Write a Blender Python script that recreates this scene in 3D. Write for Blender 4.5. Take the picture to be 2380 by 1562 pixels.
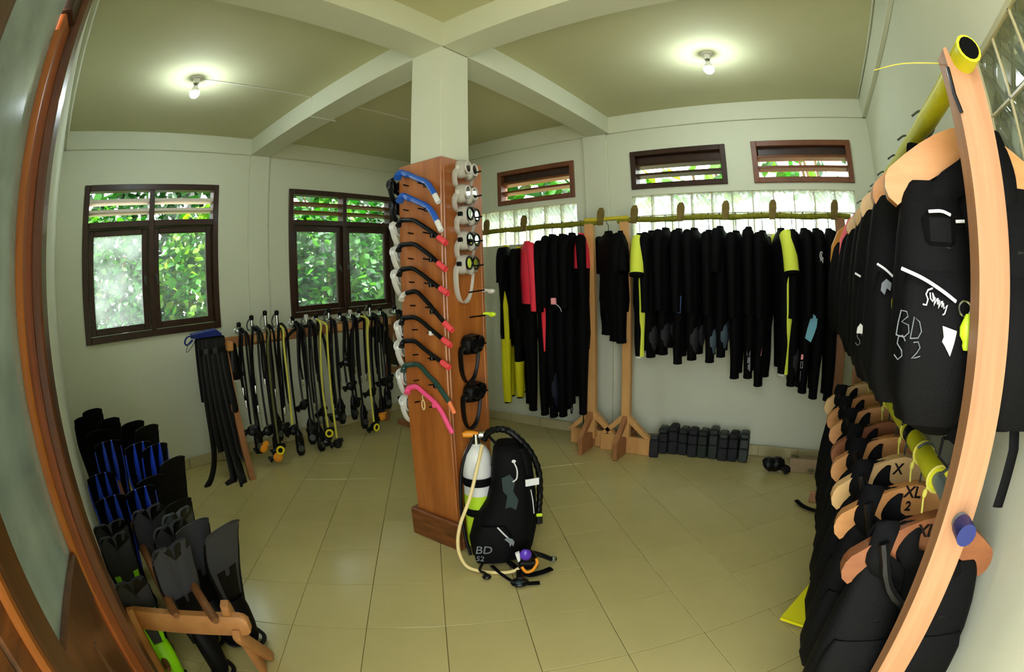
import bpy, math, random
from mathutils import Vector, Matrix, Euler

# ---------------------------------------------------------------- scene, camera, light
for o in list(bpy.data.objects):
    bpy.data.objects.remove(o)
sc = bpy.context.scene
COL = sc.collection
random.seed(7)
R = math.radians
PI = math.pi

CAM_Z = 1.651                      # eye height; room axes: X along the back wall, Y towards it, Z up
cam_d = bpy.data.cameras.new('camera')
cam = bpy.data.objects.new('camera', cam_d)
COL.objects.link(cam)
sc.camera = cam
cam_d.type = 'PANO'
cam_d.sensor_fit = 'HORIZONTAL'
cam_d.sensor_width = 36.0
try:
    cc = cam_d.cycles
    cc.panorama_type = 'FISHEYE_EQUISOLID'
    cc.fisheye_lens = 17.004
    cc.fisheye_fov = PI
except Exception:
    cam_d.panorama_type = 'FISHEYE_EQUISOLID'
    cam_d.fisheye_lens = 17.004
    cam_d.fisheye_fov = PI
cam_d.clip_start = 0.01
yaw, pitch, roll = -0.6148, -0.1201, -0.0305
fwd = Vector((math.sin(yaw)*math.cos(pitch), math.cos(yaw)*math.cos(pitch), math.sin(pitch)))
rgt = Vector((math.cos(yaw), -math.sin(yaw), 0))
upv = rgt.cross(fwd)
r2 = rgt*math.cos(roll) + upv*math.sin(roll)
u2 = -rgt*math.sin(roll) + upv*math.cos(roll)
cam.matrix_world = Matrix(((r2.x, u2.x, -fwd.x, 0), (r2.y, u2.y, -fwd.y, 0), (r2.z, u2.z, -fwd.z, CAM_Z), (0, 0, 0, 1)))

world = bpy.data.worlds.new('daylight')
sc.world = world
world.use_nodes = True
bg = world.node_tree.nodes['Background']
bg.inputs[0].default_value = (0.93, 0.98, 1.0, 1)
bg.inputs[1].default_value = 2.4

sun_d = bpy.data.lights.new('sun', 'SUN')
sun_d.energy = 9.0
sun_d.angle = R(1.0)
sun_d.color = (1.0, 0.95, 0.82)
sun = bpy.data.objects.new('sun', sun_d)
COL.objects.link(sun)
sun.rotation_euler = Vector((-0.45, -0.35, -0.82)).to_track_quat('-Z', 'Y').to_euler()

sc.view_settings.view_transform = 'Standard'
sc.view_settings.look = 'None'
sc.view_settings.exposure = 1.65
sc.view_settings.gamma = 1.0
sc.view_settings.use_curve_mapping = False
try:
    sc.cycles.use_denoising = True
    sc.cycles.max_bounces = 9
    sc.cycles.diffuse_bounces = 5
    sc.cycles.transparent_max_bounces = 12
    sc.cycles.sample_clamp_indirect = 8.0
    sc.cycles.caustics_reflective = False
    sc.cycles.caustics_refractive = False
except Exception:
    pass

# room measures (metres)
XL, YB, XR, YN = -4.74, 4.43, 0.76, -0.09      # left, back, right and near wall faces
ZC, ZB = 3.286, 3.104                          # ceiling, underside of the beams
WT = 0.14

# ---------------------------------------------------------------- materials
def lin(r, g, b):
    f = lambda c: (c/255.0/12.92) if c/255.0 <= 0.04045 else ((c/255.0+0.055)/1.055)**2.4
    return (f(r), f(g), f(b), 1.0)

MATS = {}
def mat(name, rgb, rough=0.6, spec=0.5, metal=0.0, noise=0.0, nscale=8.0, stretch=None, rgb2=None,
        bump=0.0, bscale=40.0, emit=None, estr=0.0, randv=0.0, coat=0.0, sheen=0.0):
    """procedural principled material: colour mixed towards rgb2 by a noise, bump, per-object value shift"""
    m = bpy.data.materials.new(name)
    m.use_nodes = True
    nt = m.node_tree
    b = nt.nodes['Principled BSDF']
    b.inputs['Base Color'].default_value = lin(*rgb)
    b.inputs['Roughness'].default_value = rough
    b.inputs['Metallic'].default_value = metal
    b.inputs['Specular IOR Level'].default_value = spec
    if coat:
        b.inputs['Coat Weight'].default_value = coat
        b.inputs['Coat Roughness'].default_value = 0.12
    col = None
    tc = nt.nodes.new('ShaderNodeTexCoord')
    if noise > 0:
        src = tc.outputs['Object']
        if stretch:
            mp = nt.nodes.new('ShaderNodeMapping')
            mp.inputs['Scale'].default_value = stretch
            nt.links.new(src, mp.inputs[0]); src = mp.outputs[0]
        nz = nt.nodes.new('ShaderNodeTexNoise')
        nz.inputs['Scale'].default_value = nscale
        nz.inputs['Detail'].default_value = 5
        nz.inputs['Roughness'].default_value = 0.65
        nt.links.new(src, nz.inputs['Vector'])
        rp = nt.nodes.new('ShaderNodeMapRange')
        rp.inputs[1].default_value = 0.3; rp.inputs[2].default_value = 0.7
        rp.inputs[3].default_value = 0.0; rp.inputs[4].default_value = noise
        nt.links.new(nz.outputs['Fac'], rp.inputs[0])
        mx = nt.nodes.new('ShaderNodeMixRGB')
        mx.inputs[1].default_value = lin(*rgb)
        mx.inputs[2].default_value = lin(*(rgb2 or tuple(c*0.6 for c in rgb)))
        nt.links.new(rp.outputs[0], mx.inputs[0])
        col = mx.outputs[0]
    if randv > 0:
        oi = nt.nodes.new('ShaderNodeObjectInfo')
        rr = nt.nodes.new('ShaderNodeMapRange')
        rr.inputs[3].default_value = 1-randv; rr.inputs[4].default_value = 1+randv
        nt.links.new(oi.outputs['Random'], rr.inputs[0])
        hs = nt.nodes.new('ShaderNodeHueSaturation')
        if col: nt.links.new(col, hs.inputs['Color'])
        else: hs.inputs['Color'].default_value = lin(*rgb)
        nt.links.new(rr.outputs[0], hs.inputs['Value'])
        col = hs.outputs[0]
    if col: nt.links.new(col, b.inputs['Base Color'])
    if bump > 0:
        bz = nt.nodes.new('ShaderNodeTexNoise')
        bz.inputs['Scale'].default_value = bscale
        bz.inputs['Detail'].default_value = 3
        nt.links.new(tc.outputs['Object'], bz.inputs['Vector'])
        bp = nt.nodes.new('ShaderNodeBump')
        bp.inputs['Strength'].default_value = bump
        bp.inputs['Distance'].default_value = 0.01
        nt.links.new(bz.outputs['Fac'], bp.inputs['Height'])
        nt.links.new(bp.outputs[0], b.inputs['Normal'])
    if emit:
        b.inputs['Emission Color'].default_value = lin(*emit)
        b.inputs['Emission Strength'].default_value = estr
    MATS[name] = m
    return m

mat('plaster', (217, 220, 198), 0.75, 0.3, noise=0.35, nscale=1.3, rgb2=(203, 208, 184), bump=0.15, bscale=14)
mat('ceiling_paint', (206, 205, 168), 0.85, 0.2, noise=0.5, nscale=0.9, rgb2=(192, 194, 152), bump=0.1, bscale=10)
mat('tile', (190, 176, 118), 0.2, 0.5, noise=0.5, nscale=3.0, rgb2=(176, 166, 108), randv=0.03)
mat('grout', (120, 104, 58), 0.9, 0.1)
mat('skirting', (190, 180, 138), 0.3, 0.5, noise=0.4, nscale=5, rgb2=(176, 168, 124))
wood = dict(noise=0.8, nscale=3.0, bump=0.06, bscale=60)
mat('column_wood', (186, 112, 50), 0.32, 0.5, noise=0.9, nscale=2.2, stretch=(5, 5, 0.7), rgb2=(134, 70, 26), coat=0.3)
mat('plinth_wood', (132, 74, 32), 0.4, 0.5, noise=0.9, nscale=5, stretch=(1, 1, 6), rgb2=(58, 26, 10), coat=0.2)
mat('window_wood', (62, 36, 18), 0.42, 0.4, noise=0.8, nscale=5, stretch=(2, 2, 2), rgb2=(34, 17, 8), coat=0.1)
mat('light_window_wood', (128, 72, 34), 0.45, 0.5, noise=0.8, nscale=5, rgb2=(88, 46, 20))
mat('door_wood', (104, 58, 22), 0.35, 0.5, noise=0.9, nscale=4, stretch=(6, 6, 0.6), rgb2=(52, 26, 8), coat=0.3)
mat('door_stile_wood', (190, 96, 34), 0.3, 0.5, noise=0.9, nscale=4, stretch=(9, 9, 0.5), rgb2=(116, 50, 14), coat=0.4)
mat('sunlit_slat', (226, 216, 204), 0.5, 0.3, noise=0.3, nscale=6, rgb2=(210, 196, 180))  # window_1 slats: sunlight on the wood put into a paler colour
mat('door_edge_wood', (168, 98, 34), 0.4, 0.5, noise=0.8, nscale=4, stretch=(6, 6, 0.7), rgb2=(132, 70, 22))
mat('rack_wood', (214, 166, 104), 0.5, 0.4, noise=0.8, nscale=3, stretch=(4, 4, 0.8), rgb2=(190, 136, 78))
mat('rack_wood_brown', (172, 118, 74), 0.5, 0.4, noise=0.8, nscale=3, stretch=(3, 3, 1), rgb2=(132, 86, 50))
mat('fin_rack_wood', (192, 136, 80), 0.5, 0.4, noise=0.8, nscale=3, stretch=(2, 2, 2), rgb2=(156, 100, 54))
mat('bar_wood', (140, 92, 52), 0.5, 0.4, noise=0.8, nscale=6, rgb2=(92, 56, 28))
mat('post_wood', (182, 134, 96), 0.5, 0.4, noise=0.9, nscale=2.6, stretch=(9, 9, 0.5), rgb2=(152, 104, 68))
mat('hanger_wood', (200, 144, 86), 0.45, 0.5, noise=0.8, nscale=3, stretch=(1, 4, 4), rgb2=(176, 112, 52))
mat('hanger_wood_pale', (212, 174, 118), 0.45, 0.5, noise=0.6, nscale=3, stretch=(1, 4, 4), rgb2=(206, 160, 98))
mat('hanger_wood_red', (150, 92, 54), 0.45, 0.5, noise=0.8, nscale=3, stretch=(1, 4, 4), rgb2=(112, 62, 34))
mat('hanger_orange', (226, 156, 30), 0.4, 0.5, noise=0.5, nscale=4, rgb2=(196, 120, 20))
mat('hanger_red', (226, 36, 44), 0.35, 0.5)
mat('bamboo', (150, 144, 40), 0.8, 0.2, noise=1.0, nscale=40, rgb2=(96, 104, 30), bump=0.6, bscale=160)
mat('yellow_tape', (206, 190, 40), 0.5, 0.4, noise=0.5, nscale=12, rgb2=(170, 150, 30))
mat('peg_wood', (122, 104, 46), 0.7, 0.3, noise=0.8, nscale=20, rgb2=(84, 66, 28))
mat('neoprene', (4, 4, 5), 0.75, 0.1, noise=0.4, nscale=20, rgb2=(2, 2, 3))
mat('neoprene_grey', (38, 39, 43), 0.7, 0.25)
mat('neoprene_teal', (66, 80, 90), 0.7, 0.25)
mat('neoprene_navy', (24, 28, 46), 0.7, 0.25)
mat('lime', (222, 232, 72), 0.65, 0.25, noise=0.3, nscale=6, rgb2=(204, 222, 96))
mat('yellow_suit', (222, 214, 20), 0.6, 0.3, noise=0.4, nscale=5, rgb2=(198, 196, 24))
mat('red_suit', (244, 40, 66), 0.6, 0.3, noise=0.4, nscale=4, rgb2=(250, 84, 108))
mat('blue_patch', (52, 86, 132), 0.6, 0.3)
mat('sky_patch', (122, 190, 214), 0.6, 0.3)
mat('pink_tag', (248, 160, 168), 0.6, 0.3)
mat('white_print', (226, 226, 230), 0.6, 0.3)
mat('grey_print', (120, 126, 132), 0.6, 0.3)
mat('nylon', (9, 9, 10), 0.7, 0.12, noise=0.5, nscale=30, rgb2=(5, 5, 6), bump=0.2, bscale=120)
mat('nylon_dark', (4, 4, 5), 0.7, 0.12, noise=0.5, nscale=30, rgb2=(5, 5, 6))
mat('rubber', (4, 4, 5), 0.42, 0.25)
mat('hose_olive', (96, 96, 52), 0.5, 0.4)
mat('hose_olive_dark', (46, 44, 22), 0.8, 0.2)
mat('hose_yellow', (210, 204, 84), 0.45, 0.4)
mat('hose_cream', (238, 216, 152), 0.45, 0.4)
mat('black_plastic', (6, 6, 7), 0.32, 0.3)
mat('chrome', (206, 208, 206), 0.22, 0.5, metal=1.0)
mat('steel_dark', (92, 98, 100), 0.3, 0.5, metal=0.8)
mat('orange_plastic', (236, 150, 28), 0.4, 0.5)
mat('lime_plastic', (202, 236, 38), 0.4, 0.5)
mat('yellow_plastic', (236, 222, 28), 0.4, 0.5)
mat('purple_plastic', (92, 52, 184), 0.25, 0.5)
mat('blue_plastic', (30, 92, 196), 0.25, 0.5, coat=0.3)
mat('navy_plastic', (26, 40, 104), 0.45, 0.4)
mat('green_plastic', (28, 66, 56), 0.3, 0.5)
mat('pink_plastic', (246, 84, 138), 0.4, 0.4)
mat('coral_plastic', (238, 78, 84), 0.4, 0.4)
mat('orange_tip', (240, 128, 76), 0.4, 0.4)
mat('white_plastic', (232, 232, 230), 0.35, 0.5)
mat('silicone', (206, 204, 196), 0.35, 0.5)
mat('tank_paint', (226, 228, 226), 0.3, 0.5, noise=0.3, nscale=4, rgb2=(206, 208, 206))
mat('tank_boot', (206, 226, 40), 0.4, 0.4, noise=0.5, nscale=9, rgb2=(120, 210, 50))
mat('teal_panel', (40, 56, 56), 0.6, 0.3)
mat('fin_black', (4, 4, 5), 0.55, 0.16)
mat('fin_grey', (58, 59, 64), 0.6, 0.25, noise=0.3, nscale=8, rgb2=(48, 49, 54))
mat('fin_slate', (66, 76, 84), 0.5, 0.4)
mat('fin_blue', (36, 76, 232), 0.35, 0.5)
mat('fin_green', (154, 238, 14), 0.4, 0.4)
mat('fin_yellow', (236, 226, 20), 0.45, 0.4)
mat('lead', (40, 41, 45), 0.65, 0.25, noise=0.7, nscale=14, rgb2=(24, 27, 28))
mat('lead_green', (34, 44, 40), 0.45, 0.5, noise=0.7, nscale=20, rgb2=(20, 26, 24))
mat('concrete', (164, 142, 112), 0.8, 0.2, noise=0.6, nscale=12, rgb2=(140, 118, 92))
mat('pvc', (112, 124, 126), 0.4, 0.4)
mat('pvc_yellow', (216, 212, 26), 0.45, 0.4, noise=0.5, nscale=9, rgb2=(190, 190, 30), bump=0.3, bscale=30)
mat('pvc_blue', (20, 34, 98), 0.4, 0.4)
mat('dark_hole', (4, 4, 4), 0.9, 0.1)
mat('ink', (24, 12, 8), 0.7, 0.2)
mat('conduit_white', (214, 216, 200), 0.5, 0.3)
mat('ground_earth', (150, 136, 96), 0.9, 0.1, noise=0.7, nscale=2, rgb2=(110, 116, 60))
mat('bounce_paving', (222, 216, 196), 0.85, 0.2, noise=0.5, nscale=3, rgb2=(204, 196, 172))  # for the slab added outside the doorway, pale to throw light inside
mat('bark', (112, 92, 66), 0.9, 0.1)
mat('twine', (214, 206, 92), 0.6, 0.3)
mat('bulb_glow', (255, 255, 255), 0.4, 0.3, emit=(236, 250, 255), estr=130.0)
mat('outer_wall', (150, 146, 130), 0.9, 0.1)
mat('webbing_navy', (28, 44, 118), 0.7, 0.2)

def glass_mat(name, haze, tint=(0.9, 0.97, 0.94), gloss=0.1, rough=0.02, hz=(0.9, 0.95, 0.95), vary=0.3, edge=False):
    """thin window glass: see-through with an uneven translucent film and a weak reflection"""
    m = bpy.data.materials.new(name); m.use_nodes = True
    nt = m.node_tree; nt.nodes.clear()
    N = nt.nodes.new; L = nt.links.new
    out = N('ShaderNodeOutputMaterial')
    tr = N('ShaderNodeBsdfTransparent'); tr.inputs[0].default_value = (*tint, 1)
    tl = N('ShaderNodeBsdfTranslucent'); tl.inputs[0].default_value = (*hz, 1)
    gl = N('ShaderNodeBsdfGlossy'); gl.inputs['Roughness'].default_value = rough
    m1 = N('ShaderNodeMixShader'); m2 = N('ShaderNodeMixShader')
    tc = N('ShaderNodeTexCoord'); nz = N('ShaderNodeTexNoise')
    nz.inputs['Scale'].default_value = 3.5; nz.inputs['Detail'].default_value = 6
    L(tc.outputs['Object'], nz.inputs['Vector'])
    mr = N('ShaderNodeMapRange')
    mr.inputs[1].default_value = 0.35; mr.inputs[2].default_value = 0.7
    mr.inputs[3].default_value = max(0, haze-vary*haze); mr.inputs[4].default_value = haze+vary*haze
    L(nz.outputs['Fac'], mr.inputs[0])
    L(mr.outputs[0], m1.inputs[0]); L(tr.outputs[0], m1.inputs[1]); L(tl.outputs[0], m1.inputs[2])
    lw = N('ShaderNodeFresnel'); lw.inputs[0].default_value = 1.45
    ad = N('ShaderNodeMath'); ad.operation = 'MULTIPLY_ADD'; ad.inputs[1].default_value = 0.9; ad.inputs[2].default_value = gloss*0.3
    L(lw.outputs[0], ad.inputs[0])
    L(ad.outputs[0], m2.inputs[0]); L(m1.outputs[0], m2.inputs[1]); L(gl.outputs[0], m2.inputs[2])
    L(m2.outputs[0], out.inputs[0])
    MATS[name] = m
    return m
glass_mat('pane_glass', 0.035)
glass_mat('pane_glass_hazy', 0.17, vary=0.9)  # stronger, more uneven whitish haze
glass_mat('door_glass', 0.6, tint=(0.26, 0.30, 0.25), hz=(0.28, 0.31, 0.25), rough=0.14, gloss=0.3)
glass_mat('mask_lens', 0.1, tint=(0.8, 0.86, 0.86))

def block_mat(name, tint, hz):
    """pressed glass block: translucent body, see-through part and diagonal ribs"""
    m = bpy.data.materials.new(name); m.use_nodes = True
    nt = m.node_tree; nt.nodes.clear()
    N = nt.nodes.new; L = nt.links.new
    out = N('ShaderNodeOutputMaterial')
    tc = N('ShaderNodeTexCoord')
    def wave(rot):
        mp = N('ShaderNodeMapping'); mp.inputs['Rotation'].default_value = rot
        L(tc.outputs['Object'], mp.inputs[0])
        w = N('ShaderNodeTexWave'); w.inputs['Scale'].default_value = 4.5; w.inputs['Distortion'].default_value = 0.2
        L(mp.outputs[0], w.inputs['Vector']); return w
    w1 = wave((R(45), 0, R(45))); w2 = wave((R(-45), 0, R(-45)))
    mul = N('ShaderNodeMath'); mul.operation = 'MAXIMUM'
    L(w1.outputs['Fac'], mul.inputs[0]); L(w2.outputs['Fac'], mul.inputs[1])
    pw = N('ShaderNodeMath'); pw.operation = 'POWER'; pw.inputs[1].default_value = 13.0
    L(mul.outputs[0], pw.inputs[0])
    bp = N('ShaderNodeBump'); bp.inputs['Strength'].default_value = 0.8; bp.inputs['Distance'].default_value = 0.006
    L(pw.outputs[0], bp.inputs['Height'])
    tl = N('ShaderNodeBsdfTranslucent'); tl.inputs[0].default_value = (*hz, 1)
    L(bp.outputs[0], tl.inputs['Normal'])
    tr = N('ShaderNodeBsdfTransparent'); tr.inputs[0].default_value = (*tint, 1)
    gl = N('ShaderNodeBsdfGlossy'); gl.inputs['Roughness'].default_value = 0.08; L(bp.outputs[0], gl.inputs['Normal'])
    m1 = N('ShaderNodeMixShader'); m2 = N('ShaderNodeMixShader')
    mr = N('ShaderNodeMapRange'); mr.inputs[3].default_value = 0.35; mr.inputs[4].default_value = 0.8
    L(pw.outputs[0], mr.inputs[0]); L(mr.outputs[0], m1.inputs[0])
    L(tr.outputs[0], m1.inputs[1]); L(tl.outputs[0], m1.inputs[2])
    m2.inputs[0].default_value = 0.07
    L(m1.outputs[0], m2.inputs[1]); L(gl.outputs[0], m2.inputs[2]); L(m2.outputs[0], out.inputs[0])
    MATS[name] = m
block_mat('glass_block', (0.92, 0.97, 0.94), (0.52, 0.58, 0.54))

def silicone_mat():
    m = bpy.data.materials.new('clear_silicone'); m.use_nodes = True
    nt = m.node_tree; nt.nodes.clear(); N = nt.nodes.new; L = nt.links.new
    out = N('ShaderNodeOutputMaterial'); tr = N('ShaderNodeBsdfTransparent')
    d = N('ShaderNodeBsdfPrincipled'); d.inputs['Base Color'].default_value = lin(206, 204, 194); d.inputs['Roughness'].default_value = 0.25
    mx = N('ShaderNodeMixShader'); mx.inputs[0].default_value = 0.72
    L(tr.outputs[0], mx.inputs[1]); L(d.outputs[0], mx.inputs[2]); L(mx.outputs[0], out.inputs[0])
    MATS['clear_silicone'] = m
silicone_mat()

def leaf_mat(name, a, b, c):
    m = bpy.data.materials.new(name); m.use_nodes = True
    nt = m.node_tree; nt.nodes.clear(); N = nt.nodes.new; L = nt.links.new
    out = N('ShaderNodeOutputMaterial')
    g = N('ShaderNodeNewGeometry')
    cr = N('ShaderNodeValToRGB')
    cr.color_ramp.elements[0].color = lin(*a); cr.color_ramp.elements[1].color = lin(*c)
    e = cr.color_ramp.elements.new(0.5); e.color = lin(*b)
    L(g.outputs['Random Per Island'], cr.inputs[0])
    d = N('ShaderNodeBsdfDiffuse'); t = N('ShaderNodeBsdfTranslucent')
    gl = N('ShaderNodeBsdfGlossy'); gl.inputs['Roughness'].default_value = 0.35
    L(cr.outputs[0], d.inputs[0]); L(cr.outputs[0], t.inputs[0])
    m1 = N('ShaderNodeMixShader'); m1.inputs[0].default_value = 0.4
    m2 = N('ShaderNodeMixShader'); m2.inputs[0].default_value = 0.06
    L(d.outputs[0], m1.inputs[1]); L(t.outputs[0], m1.inputs[2])
    L(m1.outputs[0], m2.inputs[1]); L(gl.outputs[0], m2.inputs[2]); L(m2.outputs[0], out.inputs[0])
    MATS[name] = m
leaf_mat('leaf_mid', (8, 44, 6), (22, 88, 12), (74, 138, 20))
leaf_mat('leaf_dark', (5, 26, 6), (12, 58, 10), (36, 94, 18))
leaf_mat('leaf_bright', (20, 84, 8), (56, 122, 14), (128, 164, 26))

# ---------------------------------------------------------------- mesh helpers
def frame_of(t):
    t = t.normalized()
    a = Vector((0, 0, 1)) if abs(t.z) < 0.9 else Vector((1, 0, 0))
    u = a.cross(t).normalized()
    return u, t.cross(u).normalized()

class MB:
    """collects shapes for one mesh"""
    def __init__(s): s.v = []; s.f = []; s.M = None
    def _add(s, vs, fs):
        k = len(s.v)
        if s.M is not None: vs = [s.M @ Vector(p) for p in vs]
        s.v.extend([tuple(p) for p in vs]); s.f.extend([tuple(i+k for i in q) for q in fs]); return s
    def box(s, x0, x1, y0, y1, z0, z1, b=0.0):
        if x1 < x0: x0, x1 = x1, x0
        if y1 < y0: y0, y1 = y1, y0
        if z1 < z0: z0, z1 = z1, z0
        if b <= 0:
            vs = [(x, y, z) for x in (x0, x1) for y in (y0, y1) for z in (z0, z1)]
            return s._add(vs, [(0, 1, 3, 2), (4, 6, 7, 5), (0, 4, 5, 1), (2, 3, 7, 6), (0, 2, 6, 4), (1, 5, 7, 3)])
        b = min(b, (x1-x0)*.45, (y1-y0)*.45, (z1-z0)*.45)
        P = [(x0, x1), (y0, y1), (z0, z1)]
        vs = []; idx = {}
        for c in range(8):
            sg = ((c >> 2) & 1, (c >> 1) & 1, c & 1)
            for ax in range(3):
                p = []
                for k in range(3):
                    val = P[k][sg[k]]
                    if k != ax: val += b if sg[k] == 0 else -b
                    p.append(val)
                idx[(sg, ax)] = len(vs); vs.append(tuple(p))
        fs = []
        for ax in range(3):
            o1, o2 = [k for k in range(3) if k != ax]
            for sd in (0, 1):
                q = []
                for a, c in ((0, 0), (1, 0), (1, 1), (0, 1)):
                    sg = [0, 0, 0]; sg[ax] = sd; sg[o1] = a; sg[o2] = c
                    q.append(idx[(tuple(sg), ax)])
                flip = (sd == 0) ^ (ax == 1)
                fs.append(tuple(q[::-1]) if flip else tuple(q))
        for ax in range(3):
            o1, o2 = [k for k in range(3) if k != ax]
            for a in (0, 1):
                for c in (0, 1):
                    sg0 = [0, 0, 0]; sg0[o1] = a; sg0[o2] = c
                    sg1 = list(sg0); sg1[ax] = 1
                    fs.append((idx[(tuple(sg0), o1)], idx[(tuple(sg1), o1)], idx[(tuple(sg1), o2)], idx[(tuple(sg0), o2)]))
        for c in range(8):
            sg = ((c >> 2) & 1, (c >> 1) & 1, c & 1)
            fs.append((idx[(sg, 0)], idx[(sg, 1)], idx[(sg, 2)]))
        return s._add(vs, fs)
    def loft(s, rings, cap0=True, cap1=True, closed=True):
        n = len(rings[0]); vs = [p for r in rings for p in r]; fs = []
        m = n if closed else n-1
        for i in range(len(rings)-1):
            for j in range(m):
                k = (j+1) % n
                fs.append((i*n+j, i*n+k, (i+1)*n+k, (i+1)*n+j))
        if cap0: fs.append(tuple(range(n))[::-1])
        if cap1: fs.append(tuple((len(rings)-1)*n+j for j in range(n)))
        return s._add(vs, fs)
    def tube(s, pts, r, n=8, cap=True, flat=1.0, up=None):
        pts = [Vector(p) for p in pts]
        rs = r if isinstance(r, (list, tuple)) else [r]*len(pts)
        rings = []; u = None
        for i, p in enumerate(pts):
            t = (pts[min(i+1, len(pts)-1)]-pts[max(i-1, 0)])
            if t.length < 1e-9: t = Vector((0, 0, 1))
            t.normalize()
            if u is None:
                if up is not None:
                    u = (Vector(up)-t*Vector(up).dot(t)).normalized()
                else: u, _ = frame_of(t)
            else:
                u = (u-t*u.dot(t))
                if u.length < 1e-6: u, _ = frame_of(t)
                u.normalize()
            w = t.cross(u)
            rings.append([p+u*(rs[i]*math.cos(2*PI*j/n))+w*(rs[i]*flat*math.sin(2*PI*j/n)) for j in range(n)])
        return s.loft(rings, cap, cap)
    def ell(s, c, rx, ry, rz, nu=12, nv=8):
        c = Vector(c); vs = [c+Vector((0, 0, rz))]
        for i in range(1, nv):
            a = PI*i/nv
            for j in range(nu):
                b = 2*PI*j/nu
                vs.append(c+Vector((rx*math.sin(a)*math.cos(b), ry*math.sin(a)*math.sin(b), rz*math.cos(a))))
        vs.append(c-Vector((0, 0, rz))); fs = []
        for j in range(nu): fs.append((0, 1+j, 1+(j+1) % nu))
        for i in range(nv-2):
            for j in range(nu):
                a = 1+i*nu+j; b = 1+i*nu+(j+1) % nu
                fs.append((a, a+nu, b+nu, b))
        L = len(vs)-1; o = 1+(nv-2)*nu
        for j in range(nu): fs.append((L, o+(j+1) % nu, o+j))
        return s._add(vs, fs)
    def cyl(s, a, b, r, n=14, r2=None):
        return s.tube([a, b], [r, r if r2 is None else r2], n)
    def prism(s, poly, fn, w0, w1):
        """polygon (u, v) swept from w0 to w1; fn maps (u, v, w) to a point"""
        n = len(poly)
        return s.loft([[fn(u, v, w0) for u, v in poly], [fn(u, v, w1) for u, v in poly]])
    def ring(s, c, r, t, axis='y', n=18, m=6):
        c = Vector(c); P = []
        for j in range(n+1):
            a = 2*PI*j/n
            d = {'y': Vector((math.cos(a), 0, math.sin(a))), 'x': Vector((0, math.cos(a), math.sin(a))), 'z': Vector((math.cos(a), math.sin(a), 0))}[axis]
            P.append(c+d*r)
        return s.tube(P, t, m, cap=False)
    def mesh(s, name, smooth=35):
        me = bpy.data.meshes.new(name)
        me.from_pydata(s.v, [], s.f)
        me.validate()
        if smooth:
            me.polygons.foreach_set('use_smooth', [True]*len(me.polygons))
            try: me.set_sharp_from_angle(angle=R(smooth))
            except Exception: pass
        me.update()
        return me
    def obj(s, name, m, parent=None, smooth=35, loc=None, rot=None):
        me = s.mesh(name, smooth)
        me.materials.append(MATS[m])
        return put(name, me, parent, loc, rot)

def put(name, me, parent=None, loc=None, rot=None):
    o = bpy.data.objects.new(name, me)
    COL.objects.link(o)
    if parent is not None: o.parent = parent
    if loc is not None: o.location = loc
    if rot is not None: o.rotation_euler = rot
    return o

def tag(o, label=None, cat=None, group=None, kind=None):
    if label: o['label'] = label
    if cat: o['category'] = cat
    if group: o['group'] = group
    if kind: o['kind'] = kind
    return o

def thing(name, label, cat, loc=(0, 0, 0), rotz=0.0, group=None, rot=None):
    o = bpy.data.objects.new(name, None)
    o.empty_display_size = 0.05
    COL.objects.link(o)
    o.location = loc
    o.rotation_euler = rot if rot else (0, 0, rotz)
    return tag(o, label, cat, group)

def struct(name, mb, m, parent=None, smooth=0):
    o = mb.obj(name, m, parent, smooth)
    if parent is None: o['kind'] = 'structure'
    return o

def spline(pts, k=6):
    """smooth path through points (Catmull-Rom)"""
    P = [Vector(p) for p in pts]
    P = [P[0]*2-P[1]]+P+[P[-1]*2-P[-2]]
    out = []
    for i in range(1, len(P)-2):
        a, b, c, d = P[i-1:i+3]
        for j in range(k):
            t = j/k
            out.append(0.5*((2*b)+(c-a)*t+(2*a-5*b+4*c-d)*t*t+(3*b-a-3*c+d)*t**3))
    out.append(P[-2])
    return out

def lettering(text, m, parent, loc, rot, size, shear=0.0, extrude=0.0015, name='lettering', bold=0.0):
    """flat raised letters as a mesh of their own"""
    cu = bpy.data.curves.new(name, 'FONT')
    cu.body = text; cu.size = size; cu.shear = shear
    cu.extrude = extrude; cu.offset = bold
    cu.align_x = 'CENTER'; cu.align_y = 'CENTER'
    cu.resolution_u = 3
    tmp = bpy.data.objects.new('tmp_text', cu)
    COL.objects.link(tmp)
    dg = bpy.context.evaluated_depsgraph_get()
    me = bpy.data.meshes.new_from_object(tmp.evaluated_get(dg))
    bpy.data.objects.remove(tmp); bpy.data.curves.remove(cu)
    me.name = name
    me.materials.clear(); me.materials.append(MATS[m])
    return put(name, me, parent, loc, rot)

def strokes(lines, m, parent, fn, r=.002, name='lettering'):
    """hand-drawn marks: polylines of (u, v) mapped by fn to the surface"""
    mb = MB()
    for ln in lines: mb.tube([fn(u, v) for u, v in ln], r, 5)
    return mb.obj(name, m, parent, 0)

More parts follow.
